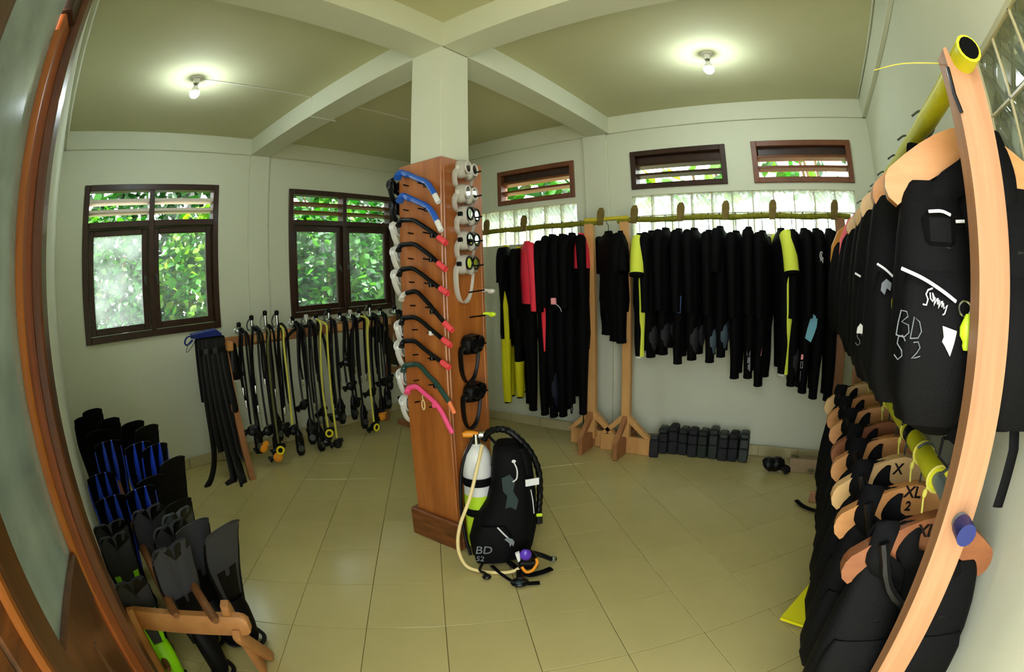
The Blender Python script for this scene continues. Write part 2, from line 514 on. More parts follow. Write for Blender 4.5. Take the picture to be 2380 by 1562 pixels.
# ---------------------------------------------------------------- floor: tiles laid on the diagonal
FX0, FX1, FY0, FY1 = XL, XR, -1.15, YB
floor = struct('floor', MB().box(FX0-WT, FX1+WT, FY0, FY1+WT, -0.12, -0.010), 'grout')
TS, TA = 0.4, 0.7694
TO = Vector((-1.9309, 1.3015))
ca, sa = math.cos(TA), math.sin(TA)
def clip(poly, ax, val, keep_less):
    out = []
    for i in range(len(poly)):
        a, b = poly[i], poly[(i+1) % len(poly)]
        ia = (a[ax] <= val) if keep_less else (a[ax] >= val)
        ib = (b[ax] <= val) if keep_less else (b[ax] >= val)
        if ia: out.append(a)
        if ia != ib:
            t = (val-a[ax])/(b[ax]-a[ax])
            out.append((a[0]+(b[0]-a[0])*t, a[1]+(b[1]-a[1])*t))
    return out
g = 0.0014
def tile_mesh(poly):
    n = len(poly)
    cx = sum(p[0] for p in poly)/n; cy = sum(p[1] for p in poly)/n
    ins = []
    for p in poly:
        d = Vector((cx-p[0], cy-p[1])); L = d.length
        d = d/L*min(0.0028, L*0.3); ins.append((p[0]+d.x, p[1]+d.y))
    mb = MB(); mb.loft([[(p[0], p[1], -0.012) for p in poly], [(p[0], p[1], -0.0018) for p in poly], [(p[0], p[1], 0.0) for p in ins]], cap0=False)
    me = mb.mesh('floor_tile', 0); me.materials.append(MATS['tile'])
    return me
full = [(TS*0.5*a-g*a, TS*0.5*b-g*b) for a, b in ((-1, -1), (1, -1), (1, 1), (-1, 1))]
full_r = [(x*ca-y*sa, x*sa+y*ca) for x, y in full]
full_me = tile_mesh(full_r)
for i in range(-16, 18):
    for j in range(-16, 18):
        cx = TO.x+ca*(i+.5)*TS-sa*(j+.5)*TS; cy = TO.y+sa*(i+.5)*TS+ca*(j+.5)*TS
        poly = [(cx+x, cy+y) for x, y in full_r]
        q = clip(clip(clip(clip(poly, 0, FX0, False), 0, FX1, True), 1, FY0, False), 1, FY1, True)
        if len(q) < 3: continue
        area = abs(sum(q[k][0]*q[(k+1) % len(q)][1]-q[(k+1) % len(q)][0]*q[k][1] for k in range(len(q))))/2
        if area < 0.0015: continue
        if len(q) == 4 and all(abs(q[k][0]-poly[k][0]) < 1e-6 for k in range(4)):
            put('floor_tile', full_me, floor, (cx, cy, 0))
        else:
            put('floor_tile', tile_mesh([(x-cx, y-cy) for x, y in q]), floor, (cx, cy, 0))

# ---------------------------------------------------------------- walls with real openings
def wall(name, axis, c, out, u0, u1, z0, z1, holes, m='plaster'):
    us = sorted({u0, u1, *[h[0] for h in holes], *[h[1] for h in holes]})
    zs = sorted({z0, z1, *[h[2] for h in holes], *[h[3] for h in holes]})
    mb = MB()
    for a, b in zip(us, us[1:]):
        for d, e in zip(zs, zs[1:]):
            mu, mz = (a+b)/2, (d+e)/2
            if any(h[0] < mu < h[1] and h[2] < mz < h[3] for h in holes): continue
            if axis == 'x': mb.box(c, c+out, a, b, d, e)
            else: mb.box(a, b, c, c+out, d, e)
    return struct(name, mb, m)
W1 = (0.20, 1.70, 1.33, 2.765)
W2 = (2.57, 4.12, 1.33, 2.765)
H3, H4, H5 = (-3.258, -2.275, 2.478, 2.876), (-1.643, -0.677, 2.495, 2.880), (-0.423, 0.552, 2.495, 2.889)
G6, G7 = (-3.665, -2.265, 2.02, 2.42), (-1.655, 0.545, 2.03, 2.43)
G8 = (0.14, 1.54, 2.0, 2.4)
wall_left = wall('wall_left', 'x', XL, -WT, YN-WT, YB+WT, 0, ZC+.1, [W1, W2])
wall_back = wall('wall_back', 'y', YB, WT, XL, XR, 0, ZC+.1, [H3, H4, H5, G6, G7])
wall_right = wall('wall_right', 'x', XR, WT, YN-WT, YB+WT, 0, ZC+.1, [G8])
wall_near = wall('wall_near', 'y', YN, -WT, XL, XR, 0, ZC+.1, [(-1.37, XR, 0, 2.74)])
ceiling = struct('ceiling', MB().box(XL-WT, XR+WT, YN-WT, YB+WT, ZC, ZC+.12), 'ceiling_paint')
roof_with_shade_eave = struct('roof_with_shade_eave', MB().box(XL-.3, XR+2.6, YN-WT, YB+.3, ZC+.12, ZC+.22), 'outer_wall')  # unseen eave added on the right to shade the glass blocks of window_8

# beams: edge beams stand a little proud of the walls, two crossing beams meet over the column
for nm, a in (('beam_left', (XL, XL+.03, YN, YB, ZB, ZC)), ('beam_back', (XL, XR, YB-.03, YB, ZB, ZC)), ('beam_right', (XR-.04, XR, YN, YB, ZB, ZC)), ('beam_near', (XL, XR, YN, YN+.03, ZB, ZC))):
    struct(nm, MB().box(*a, b=0.004), 'plaster')
def plan_beam(name, quad):
    struct(name, MB().prism(quad, lambda u, v, w: (u, v, w), ZB, ZC+.01), 'plaster')
plan_beam('beam_cross_x', [(XL, 2.055), (-1.95, 1.98), (XR, 1.96), (XR, 2.20), (-1.95, 2.215), (XL, 2.29)])
plan_beam('beam_cross_y', [(-2.085, YN), (-1.845, YN), (-1.845, 2.1), (-1.845, YB), (-2.085, YB), (-2.085, 2.1)])
struct('pilaster_left', MB().box(XL, XL+.028, 2.055, 2.295, 0, ZB, b=.004), 'plaster')
struct('pilaster_back', MB().box(-2.145, -1.885, YB-.032, YB, 0, ZB, b=.004), 'plaster')

# tiled skirting, one tile at a time
def skirting(name, axis, c, dirn, u0, u1, step=0.4):
    base = struct(name, MB().box(*((c, c+dirn*.004, u0, u1, 0, .10) if axis == 'x' else (u0, u1, c, c+dirn*.004, 0, .10))), 'grout')
    u = u0
    while u < u1-.02:
        e = min(u+step, u1)
        mb = MB()
        if axis == 'x': mb.box(c+dirn*.003, c+dirn*.014, u+.0015, e-.0015, .001, .105, b=.003)
        else: mb.box(u+.0015, e-.0015, c+dirn*.003, c+dirn*.014, .001, .105, b=.003)
        mb.obj('skirting_tile', 'skirting', base, 0)
        u = e
skirting('baseboard_left', 'x', XL+.028, 1, YN, YB)
skirting('baseboard_back', 'y', YB-.032, -1, XL, XR)
skirting('baseboard_right', 'x', XR, -1, YN, YB)

# ---------------------------------------------------------------- windows of the left wall
def big_window(name, W, pane_mats, slat_m, mw='window_wood'):
    y0, y1, z0, z1 = W
    f = .06; xi, xo = XL+.018, XL-.10
    zt = 2.385                                   # transom
    ym = (y0+y1)/2
    root = MB().box(xo, xi, y0, y0+f, z0, z1, b=.005).obj(name, mw); root['kind'] = 'structure'
    P = lambda nm, *a, m=mw, b=.004, par=root: MB().box(*a, b=b).obj(nm, m, par, 0)
    P('frame_stile', xo, xi, y1-f, y1, z0, z1)
    P('frame_rail', xo, xi, y0+f, y1-f, z1-f, z1)
    P('frame_sill', xo, xi+.012, y0+f, y1-f, z0, z0+f)
    P('mullion', xo, xi, ym-.028, ym+.028, z0+f, z1-f)
    for a, b in ((y0+f, ym-.028), (ym+.028, y1-f)):
        P('transom', xo, xi, a, b, zt-.03, zt+.03)
        zz0, zz1 = zt+.03, z1-f
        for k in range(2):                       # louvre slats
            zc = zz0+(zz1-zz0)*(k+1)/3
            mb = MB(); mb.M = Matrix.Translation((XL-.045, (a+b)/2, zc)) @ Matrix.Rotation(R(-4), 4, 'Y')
            mb.box(-.075, .055, -(b-a)/2, (b-a)/2, -.014 if slat_m == 'sunlit_slat' else -.010, .014 if slat_m == 'sunlit_slat' else .010, b=.002)
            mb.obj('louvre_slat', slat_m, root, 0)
        # sash with its pane
        s0, s1, t0, t1 = a+.004, b-.004, z0+f+.004, zt-.034
        w = .062
        sash = MB().box(XL-.07, XL-.025, s0, s0+w, t0, t1, b=.005).obj('sash', mw, root, 0)
        MB().box(XL-.07, XL-.025, s1-w, s1, t0, t1, b=.005).obj('sash_stile', mw, sash, 0)
        MB().box(XL-.07, XL-.025, s0+w, s1-w, t0, t0+w, b=.005).obj('sash_rail', mw, sash, 0)
        MB().box(XL-.07, XL-.025, s0+w, s1-w, t1-w, t1, b=.005).obj('sash_rail', mw, sash, 0)
        MB().box(XL-.050, XL-.045, s0+w-.005, s1-w+.005, t0+w-.005, t1-w+.005).obj('pane', pane_mats[0 if a < ym-.1 else 1], sash, 0)
        hy = s1-w/2 if a < ym-.1 else s0+w/2
        MB().box(XL-.025, XL-.012, hy-.01, hy+.01, (t0+t1)/2-.03, (t0+t1)/2+.03, b=.003).tube([(XL-.014, hy, (t0+t1)/2), (XL+.012, hy, (t0+t1)/2), (XL+.016, hy, (t0+t1)/2-.06)], .006, 6).obj('latch', 'steel_dark', sash)
    return root
big_window('window_1', W1, ('pane_glass_hazy', 'pane_glass'), 'sunlit_slat')
big_window('window_2', W2, ('pane_glass', 'pane_glass'), 'light_window_wood')

# ---------------------------------------------------------------- high slatted windows of the back wall
def slat_window(name, H, mw):
    x0, x1, z0, z1 = H
    f = .052; yi, yo = YB-.02, YB+.11
    root = MB().box(x0, x0+f, yi, yo, z0, z1, b=.004).obj(name, mw, None, 0); root['kind'] = 'structure'
    P = lambda nm, *a: MB().box(*a, b=.004).obj(nm, mw, root, 0)
    P('frame_stile', x1-f, x1, yi, yo, z0, z1)
    P('frame_rail', x0+f, x1-f, yi, yo, z1-f, z1)
    P('frame_sill', x0+f, x1-f, yi, yo, z0, z0+f)
    h = z1-z0-2*f
    for t, tilt, dep in ((0.30, -10, .052), (0.64, -10, .052)):
        mb = MB(); mb.M = Matrix.Translation(((x0+x1)/2, YB+.045, z0+f+h*t)) @ Matrix.Rotation(R(tilt), 4, 'X')
        mb.box(-(x1-x0)/2+f, (x1-x0)/2-f, -dep, dep, -.012, .012, b=.003)
        mb.obj('louvre_slat', mw, root, 0)
    MB().box(x0+f, x1-f, YB+.05, YB+.075, z0+f+h*.66, z1-f, b=.003).obj('head_board', 'window_wood', root, 0)
slat_window('window_3', H3, 'light_window_wood')
slat_window('window_4', H4, 'window_wood')
slat_window('window_5', H5, 'light_window_wood')

# ---------------------------------------------------------------- glass block bands
def blocks(name, axis, u0, u1, z0, rows, c, out):
    n = round((u1-u0)/.2)
    frame = MB()
    for k in range(n+1):                         # mortar joints
        u = u0+(u1-u0)*k/n
        a = (u-.004, u+.004)
        frame.box(*((c+out*.02, c+out*.10, *a, z0, z0+.2*rows) if axis == 'x' else (*a, c+out*.02, c+out*.10, z0, z0+.2*rows)))
    for k in range(rows+1):
        zz = (z0+.2*k-.004, z0+.2*k+.004)
        frame.box(*((c+out*.02, c+out*.10, u0, u1, *zz) if axis == 'x' else (u0, u1, c+out*.02, c+out*.10, *zz)))
    root = frame.obj(name, 'skirting', None, 0); root['kind'] = 'structure'
    w = (u1-u0)/n
    mb = MB()
    if axis == 'x': mb.box(-.035, .035, -w/2+.004, w/2-.004, -.096, .096, b=.008)
    else: mb.box(-w/2+.004, w/2-.004, -.035, .035, -.096, .096, b=.008)
    me = mb.mesh('glass_block', 30); me.materials.append(MATS['glass_block'])
    for k in range(n):
        for r in range(rows):
            u = u0+w*(k+.5); z = z0+.2*(r+.5)
            put('glass_block', me, root, (c+out*.06, u, z) if axis == 'x' else (u, c+out*.06, z))
blocks('window_6', 'y', G6[0], G6[1], G6[2], 2, YB, 1)
blocks('window_7', 'y', G7[0], G7[1], G7[2], 2, YB, 1)
blocks('window_8', 'x', G8[0], G8[1], G8[2], 2, XR, 1)

# ---------------------------------------------------------------- column with timber cladding
CX0, CX1, CY0, CY1 = -2.105, -1.85, 1.975, 2.225
column = struct('column', MB().box(CX0, CX1, CY0, CY1, 0, ZB+.02, b=.004), 'plaster')
KX0, KX1, KY0, KY1 = -2.165, -1.815, 1.935, 2.30
for a in ((KX0, KX1, KY0, KY0+.025), (KX0, KX1, KY1-.025, KY1), (KX0, KX0+.025, KY0+.025, KY1-.025), (KX1-.025, KX1, KY0+.025, KY1-.025)):
    MB().box(*a, .0, 2.355, b=.004).obj('cladding_board', 'column_wood', column, 0)
q = .035
for a in ((KX0-q, KX1+q, KY0-q, KY0-.001), (KX0-q, KX1+q, KY1+.001, KY1+q), (KX0-q, KX0-.001, KY0-.001, KY1+.001), (KX1+.001, KX1+q, KY0-.001, KY1+.001)):
    MB().box(*a, .0, .20, b=.006).obj('plinth_board', 'plinth_wood', column, 0)

# ---------------------------------------------------------------- glazed door at the left of the entrance
def near_door():
    ang = math.atan2(-0.105, 0.50)               # the leaf stands slightly open
    root = bpy.data.objects.new('door_1', None); COL.objects.link(root)
    root['kind'] = 'structure'; root['label'] = 'varnished wooden door leaf with tall glass pane and panelled base'
    root.location = (-1.335, YN-.03, 0); root.rotation_euler = (0, 0, ang)
    P = lambda nm, m, *a, b=.006, par=root: MB().box(*a, b=b).obj(nm, m, par, 0)
    Wd = .62; t = .02
    st = P('hinge_stile', 'door_stile_wood', 0, .10, -t, t, .01, 2.42)
    P('stile_bead', 'door_edge_wood', .10, .118, -t-.004, t+.004, .95, 2.36)
    P('lock_stile', 'door_wood', Wd-.10, Wd, -t, t, .01, 2.66)
    P('lock_stile_edge', 'door_edge_wood', Wd+.001, Wd+.028, -t, t, .01, 2.66)
    P('top_rail', 'door_wood', .10, Wd-.10, -t, t, 2.56, 2.66)
    P('lock_rail', 'door_wood', .118, Wd-.10, -t, t, .95, 1.09)
    P('bottom_rail', 'door_wood', .10, Wd-.10, -t, t, .01, .20)
    P('lower_panel', 'door_wood', .10, Wd-.10, -.010, .010, .20, .95, b=.003)
    P('panel_batten', 'door_wood', .30, .32, -t, t, .20, .95)
    P('pane', 'door_glass', .11, Wd-.10, -.003, .003, 1.05, 2.57, b=0)
    fr = P('jamb', 'door_wood', -.07, .0, -.05, .05, .0, 2.72)
    MB().box(.0, .10, -.03, .03, 2.43, 2.72, b=.004).obj('jamb_head_block', 'window_wood', root, 0)
    # folded second leaf, seen edge on
    r2_ = bpy.data.objects.new('door_2', None); COL.objects.link(r2_)
    r2_['kind'] = 'structure'; r2_['label'] = 'second wooden door leaf folded back beside the first'
    r2_.location = (-0.722, -.262, 0); r2_.rotation_euler = (0, 0, ang-.12)
    for k in range(4):
        MB().box(.0+.085*k, .082+.085*k, -.018, .018, .01, 2.5, b=.008).obj('plank', 'plinth_wood', r2_, 0)
near_door()

# ---------------------------------------------------------------- outside: ground and planting
struct('ground', MB().box(-14, 9, -8, 14, -.35, -.14), 'ground_earth')
struct('bounce_pavement', MB().box(-9, 7, -7, -1.16, -.14, -.02), 'bounce_paving')  # unseen pale slab added to bounce daylight in through the doorway
LEAF = [(-.0, 0), (.32, .28), (.36, .55), (0, 1.0), (-.36, .55), (-.32, .28)]
def shrub(name, label, loc, rx, ry, rz, n, size, m, cat='shrub', stems=4, seed=1, hang=0.3, zc=None):
    rnd = random.Random(seed)
    root = thing(name, label, cat, loc, group='plants outside the windows')
    mb = MB(); zc = rz if zc is None else zc
    for k in range(n):
        while True:
            p = Vector((rnd.uniform(-1, 1), rnd.uniform(-1, 1), rnd.uniform(-1, 1)))
            if 0.25 < p.length < 1: break
        c = Vector((p.x*rx, p.y*ry, zc+p.z*rz))
        s = size*rnd.uniform(.55, 1.3)
        e = Euler((rnd.uniform(-.9, .9)-hang, rnd.uniform(-.8, .8), rnd.uniform(0, 2*PI))).to_matrix()
        vs = [c+e @ Vector((u*s, v*s, -abs(u)*s*.35-v*v*s*.25)) for u, v in LEAF]
        mb._add(vs, [(0, 1, 2, 3), (0, 3, 4, 5)])
    fo = mb.obj('foliage', m, root, 0); fo['kind'] = 'stuff'
    for k in range(stems):
        a = rnd.uniform(0, 2*PI); d = rnd.uniform(.2, .8)
        MB().tube(spline([(0.1*math.cos(a), .1*math.sin(a), -.14), (rx*.3*d*math.cos(a), ry*.3*d*math.sin(a), zc*.6), (rx*d*math.cos(a), ry*d*math.sin(a), zc+rz*.5)], 4), [.03]*4+[.022]*4+[.012], 6).obj('stem', 'bark', root)
    return root
shrub('garden_shrub', 'dense leafy shrub outside the left pane of the window beside the blue strap', (-7.3, .75, 0), 1.0, .9, 1.55, 4200, .115, 'leaf_mid', seed=1)
shrub('garden_shrub', 'broad-leaved bright shrub outside the right pane of the window beside the blue strap', (-6.9, 2.35, 0), .9, 1.0, 1.5, 3600, .14, 'leaf_bright', seed=2)
shrub('garden_shrub', 'dark green shrub outside the window above the regulators', (-7.0, 4.6, 0), 1.1, 1.2, 1.6, 3200, .16, 'leaf_mid', seed=3)
shrub('garden_shrub', 'deep green shrub seen through the pane next to the column', (-7.6, 6.6, 0), 1.2, 1.4, 1.7, 3200, .17, 'leaf_dark', seed=4)
shrub('garden_tree', 'tall leafy tree rising behind the shrubs of the first window', (-9.2, 2.2, 0), 1.6, 2.6, 1.9, 3200, .22, 'leaf_dark', 'tree', seed=5, zc=3.0)
shrub('garden_tree', 'tall tree behind the shrubs of the window above the regulators', (-9.4, 6.6, 0), 1.6, 2.4, 2.1, 3000, .22, 'leaf_mid', 'tree', seed=6, zc=2.9)
shrub('banana_plant', 'bright broad-leaved plant outside the small high window nearest the column', (-4.3, 6.6, 0), 1.3, .8, 1.1, 330, .34, 'leaf_mid', 'plant', seed=7, zc=2.9)
shrub('garden_tree', 'light leafy tree outside the dark framed high window', (-1.5, 7.6, 0), 1.5, .9, 1.1, 200, .26, 'leaf_bright', 'tree', seed=8, zc=3.2)
shrub('garden_tree', 'thin tree outside the high window nearest the far corner', (0.5, 7.4, 0), 1.1, .9, .9, 110, .24, 'leaf_mid', 'tree', seed=9, zc=3.2)
shrub('garden_shrub', 'low shrub outside the long glass block band', (-.8, 6.4, 0), 2.0, .8, .75, 1500, .2, 'leaf_mid', seed=10, zc=1.2)
shrub('garden_shrub', 'shadowy shrub outside the glass blocks of the near wall', (1.9, .9, 0), .8, 1.8, 1.3, 2600, .2, 'leaf_dark', seed=11, zc=2.3)

# ---------------------------------------------------------------- ceiling bulbs and their surface wiring
def bulb(x, y, label):
    t = thing('ceiling_bulb', label, 'light bulb', (x, y, ZC), group='ceiling bulbs')
    MB().cyl((0, 0, 0), (0, 0, -.012), .05, 20).cyl((0, 0, -.012), (0, 0, -.05), .03, 18, .024).obj('lamp_holder', 'white_plastic', t)
    MB().cyl((0, 0, -.05), (0, 0, -.072), .015, 16).obj('bulb_cap', 'steel_dark', t)
    ring = lambda r, z: [(r*math.cos(2*PI*j/18), r*math.sin(2*PI*j/18), z) for j in range(18)]
    MB().loft([ring(.016, -.070), ring(.022, -.082), ring(.034, -.104), ring(.041, -.120)][::-1]).obj('bulb_shade_housing', 'white_plastic', t)  # opaque upper half added to keep the bulb's light off the ceiling
    MB().loft([ring(.0405, -.1205), ring(.040, -.134), ring(.034, -.150), ring(.022, -.163), ring(.008, -.168)][::-1]).obj('bulb_dome', 'bulb_glow', t)
bulb(-3.40, .935, 'glowing bare bulb on the ceiling over the windowed side')
bulb(-.54, 3.29, 'glowing bare bulb on the ceiling over the wetsuit racks')
tag(MB().box(-3.412, -3.398, .985, 2.03, ZC-.010, ZC, b=.003).box(-3.412, -3.398, 2.012, 2.022, ZB, ZC, b=.003).box(-3.412, -3.398, 2.012, 2.29, ZB-.010, ZB, b=.003).box(-3.412, -3.398, 2.26, 2.27, ZB, ZC, b=.003).box(-3.412, -3.398, 2.262, 3.5, ZC-.010, ZC, b=.003).obj('wiring_conduit', 'conduit_white', None, 0),
    'thin white surface conduit running from the ceiling bulb over the beam', 'conduit')
tag(MB().box(XR-.06, XR-.048, 1.0, 4.38, ZC-.012, ZC, b=.003).obj('wiring_conduit', 'conduit_white', None, 0),
    'long white conduit along the ceiling above the vest rack', 'conduit')

# ---------------------------------------------------------------- snorkels pegged to the front face of the column
FACE = KY0
def peg_y(x, z, par=None):
    MB().tube([(x, FACE+.005, z), (x-.004, FACE-.045, z+.006)], .0045, 6).obj('peg', 'black_plastic', column)
def snorkel(label, pts, tube_m, tip_m, tip_n, r=.0115, group=None, clip_m='black_plastic', mouth_m=None, r_tip=1.25):
    """pts: (x, z) along the pipe in the plane just before the cladding, mouth end first"""
    y = FACE-.026
    base = Vector((pts[0][0], y, pts[0][1]))
    t = thing('snorkel', label, 'snorkel', base, group=group)
    P = [Vector((x, y, z))-base for x, z in pts]
    body = P if tip_n == 0 else P[:-1]
    path = spline(body, 5)
    MB().tube(path, [r*(1.15 if i < 5 else 1.0) for i in range(len(path))], 10).obj('pipe', tube_m, t)
    if tip_n:
        a, b = P[-2], P[-1]
        d = (b-a).normalized()
        MB().tube([a-d*.006, b], [r*r_tip]*2, 12, cap=False).tube([a-d*.005, a-d*.003], r*r_tip, 12).obj('tip', tip_m, t)
    # mouthpiece turns back to the wall
    p0 = P[0]; d0 = (P[0]-P[1]).normalized()
    mm = mouth_m or tube_m
    MB().tube(spline([p0+Vector((.004, 0, 0)), p0+d0*.018+Vector((0, -.004, -.004)), p0+d0*.026+Vector((0, -.012, -.022)), p0+d0*.022+Vector((0, -.02, -.036))], 4), [r*1.2]*7+[r*1.3]*4+[r*1.5]*2, 10).obj('mouthpiece', mm, t)
    k = P[len(P)//2]
    MB().box(k.x-.010, k.x+.010, -.016, .016, k.z-.030, k.z-.006, b=.003).obj('clip', clip_m, t)
    return t
snorkel('glossy blue snorkel highest on the wooden column', [(-2.105, 2.304), (-2.033, 2.276), (-1.969, 2.244), (-1.906, 2.213), (-1.872, 2.179), (-1.838, 2.129), (-1.81, 2.081)], 'blue_plastic', 'white_plastic', 1, r=.017, r_tip=.95)
snorkel('glossy blue snorkel hung just under the topmost blue one', [(-2.087, 2.158), (-2.025, 2.132), (-1.961, 2.103), (-1.9, 2.072), (-1.858, 2.031), (-1.825, 1.978), (-1.794, 1.92)], 'blue_plastic', 'white_plastic', 1, r=.017, r_tip=.95)
BK = [[(-2.099, 2.017), (-2.009, 2.003), (-1.938, 1.966), (-1.861, 1.92), (-1.812, 1.885), (-1.76, 1.851)],
      [(-2.103, 1.871), (-2.013, 1.866), (-1.942, 1.829), (-1.874, 1.787), (-1.821, 1.744), (-1.769, 1.709)],
      [(-2.104, 1.728), (-2.029, 1.727), (-1.957, 1.693), (-1.881, 1.647), (-1.811, 1.606), (-1.759, 1.578)],
      [(-2.093, 1.586), (-2.008, 1.594), (-1.947, 1.556), (-1.88, 1.5), (-1.789, 1.417), (-1.738, 1.38)],
      [(-2.103, 1.443), (-2.027, 1.445), (-1.964, 1.421), (-1.896, 1.379), (-1.807, 1.328), (-1.755, 1.298)],
      [(-2.113, 1.306), (-2.037, 1.307), (-1.975, 1.275), (-1.898, 1.236), (-1.825, 1.2), (-1.772, 1.175)]]
BL = ['black snorkel with coral tip right under the blue snorkels', 'second black snorkel with coral tip down the column', 'third black snorkel with coral tip down the column',
      'longest black snorkel with coral tip, fourth down the column', 'black snorkel with coral tip and a white clip, fifth down', 'lowest black snorkel with coral tip, just above the green one']
for k, (pts, lb) in enumerate(zip(BK, BL)):
    s_ = snorkel(lb, pts, 'rubber', 'coral_plastic', 1, r=.0125, group='black snorkels with coral tips', clip_m='white_plastic' if k == 4 else 'black_plastic', mouth_m='silicone' if k == 3 else None, r_tip=1.35)
snorkel('dark green snorkel with orange tip above the pink one', [(-2.112, 1.161), (-2.03, 1.172), (-1.985, 1.153), (-1.943, 1.118), (-1.884, 1.079), (-1.829, 1.022), (-1.788, 0.977), (-1.754, 0.918)], 'green_plastic', 'orange_tip', 1, r=.014, r_tip=.95)
snorkel('bare pink snorkel tube lowest on the column', [(-2.091, 1.029), (-2.042, 1.035), (-1.98, 1.003), (-1.903, 0.961), (-1.855, 0.915), (-1.817, 0.856), (-1.779, 0.797)], 'pink_plastic', None, 0, r=.0145, mouth_m='pink_plastic', clip_m='pink_plastic')
for x, z in [(-1.913, 1.919), (-1.918, 1.771), (-1.916, 1.635), (-1.915, 1.5), (-1.906, 1.36), (-1.913, 1.213), (-1.921, 1.059), (-1.924, .928), (-1.95, 2.06), (-1.95, 2.21)]:
    peg_y(x, z)
    MB().tube([(x-.13, FACE+.004, z+.012), (x-.132, FACE-.04, z+.016)], .0045, 6).obj('peg', 'black_plastic', column)
lp = [(-2.02+.012*math.sin(a), FACE-.006, .925+.03*math.cos(a)) for a in [i*PI/8 for i in range(1, 16)]]
tag(MB().tube([(-2.02, FACE-.004, 1.0), (-2.023, FACE-.006, .965)]+lp+[(-2.018, FACE-.006, .96)], .0035, 6).obj('string_loop', 'hose_cream', None), 'small tan string loop hanging under the pink snorkel', 'string')

# ---------------------------------------------------------------- diving masks on pegs round the column
def mask(label, loc, rotz, skirt_m, frame_m, group, strap=.10, tilt=0.0, lens='mask_lens', dark=False):
    """local +Y looks out from the timber; the mask hangs by its strap"""
    t = thing('diving_mask', label, 'mask', loc, group=group, rot=(tilt, 0, rotz))
    mb = MB()
    def ov(w, h, y, nose=0.0, n=20):
        out = []
        for j in range(n):
            a = 2*PI*j/n
            cx, cz = math.cos(a), math.sin(a)
            x = w*math.copysign(abs(cx)**.6, cx); z = h*math.copysign(abs(cz)**.7, cz)
            if cz < -.2 and abs(x) < w*.35: z += nose
            out.append((x, y, z))
        return out
    mb.loft([ov(.070, .046, .012, .020), ov(.079, .053, .020, .016), ov(.076, .050, .045, .010), ov(.070, .045, .066, .008)], False, False)
    mb.loft([ov(.066, .042, .015, .020), ov(.062, .040, .050, .010)], False, False)
    # nose pocket
    mb.ell((0, .055, -.026), .020, .022, .026, 10, 6)
    mb.obj('skirt', skirt_m, t, 60)
    for s in (-1, 1):
        fr = MB(); rg = [(s*.036+.033*math.cos(a), .070, .006+.030*math.sin(a)) for a in [2*PI*i/16 for i in range(17)]]
        fr.tube(rg, .0055, 6, cap=False)
        f_ = fr.obj('lens_frame', frame_m, t)
        MB().prism([(s*.036+.031*math.cos(2*PI*i/16), .006+.028*math.sin(2*PI*i/16)) for i in range(16)], lambda u, v, w: (u, w, v), .067, .070).obj('lens', 'dark_hole' if dark else lens, f_, 0)
    for s in (-1, 1):
        MB().box(s*.078-.010, s*.078+.010, .022, .048, -.012, .014, b=.004).obj('buckle', frame_m, t)
    st = spline([(-.08, .035, 0), (-.088, .02, -.03), (-.070, .012, -.05-strap*.6), (-.03, .010, -.055-strap), (.03, .010, -.055-strap), (.070, .012, -.05-strap*.6), (.088, .02, -.03), (.08, .035, 0)], 4)
    MB().tube(st, .017, 8, flat=.22, up=(0, 1, 0)).obj('strap', skirt_m, t)
    t.scale = (1.18, 1.1, 1.12)
    return t
for k, (y, z, lb, stp) in enumerate([(2.09, 2.285, 'clear silicone mask highest on the shaded face of the column', .05), (2.085, 2.14, 'second clear silicone mask down the shaded face', .04),
                                (2.10, 2.015, 'third clear silicone mask down, with black buckles', .05), (2.095, 1.87, 'fourth clear silicone mask down, with black buckles', .05),
                                (2.08, 1.735, 'lowest clear silicone mask, its strap loop hanging free', .13)]):
    mask(lb, (KX1+.004, y, z), -PI/2+.25, 'clear_silicone', 'silicone' if k < 2 else 'black_plastic', 'clear masks on the column', stp, tilt=.0)
mask('black rubber mask hanging above the scuba set', (KX1+.004, 2.10, 1.28), -PI/2+.2, 'rubber', 'black_plastic', 'black masks on the column', .14, dark=True)
mask('lowest black mask, just over the scuba set valve', (KX1+.004, 2.10, 1.0), -PI/2+.2, 'rubber', 'black_plastic', 'black masks on the column', .14, dark=True)
for k, (y, z, m, lb) in enumerate([(1.99, 2.25, 0, 'black mask jutting from the hidden face beside the topmost blue snorkel'), (2.01, 2.12, 0, 'black and clear mask jutting out beside the second blue snorkel'),
                               (2.01, 1.985, 1, 'white mask jutting out beside the first black snorkel'), (2.01, 1.83, 1, 'white mask jutting out beside the second black snorkel'),
                               (2.01, 1.69, 1, 'white mask jutting out beside the third black snorkel'), (2.02, 1.375, 1, 'white mask jutting out beside the fifth black snorkel'),
                               (2.01, 1.255, 1, 'white mask jutting out beside the sixth black snorkel'), (2.01, 1.075, 1, 'white mask jutting out beside the green snorkel'), (2.02, .905, 1, 'white mask jutting out beside the pink snorkel')]):
    mask(lb, (KX0-.004, y, z), PI/2, 'rubber' if m == 0 else 'silicone', 'black_plastic' if m == 0 else 'white_plastic', 'masks on the hidden face', .06, dark=(m == 0))
for z in (2.27, 2.125, 2.0, 1.86, 1.72, 1.575, 1.43, 1.27, .99):
    MB().tube([(KX1-.002, 2.15, z+.0), (KX1+.10, 2.17, z+.012)], .005, 6).obj('peg', 'black_plastic', column)
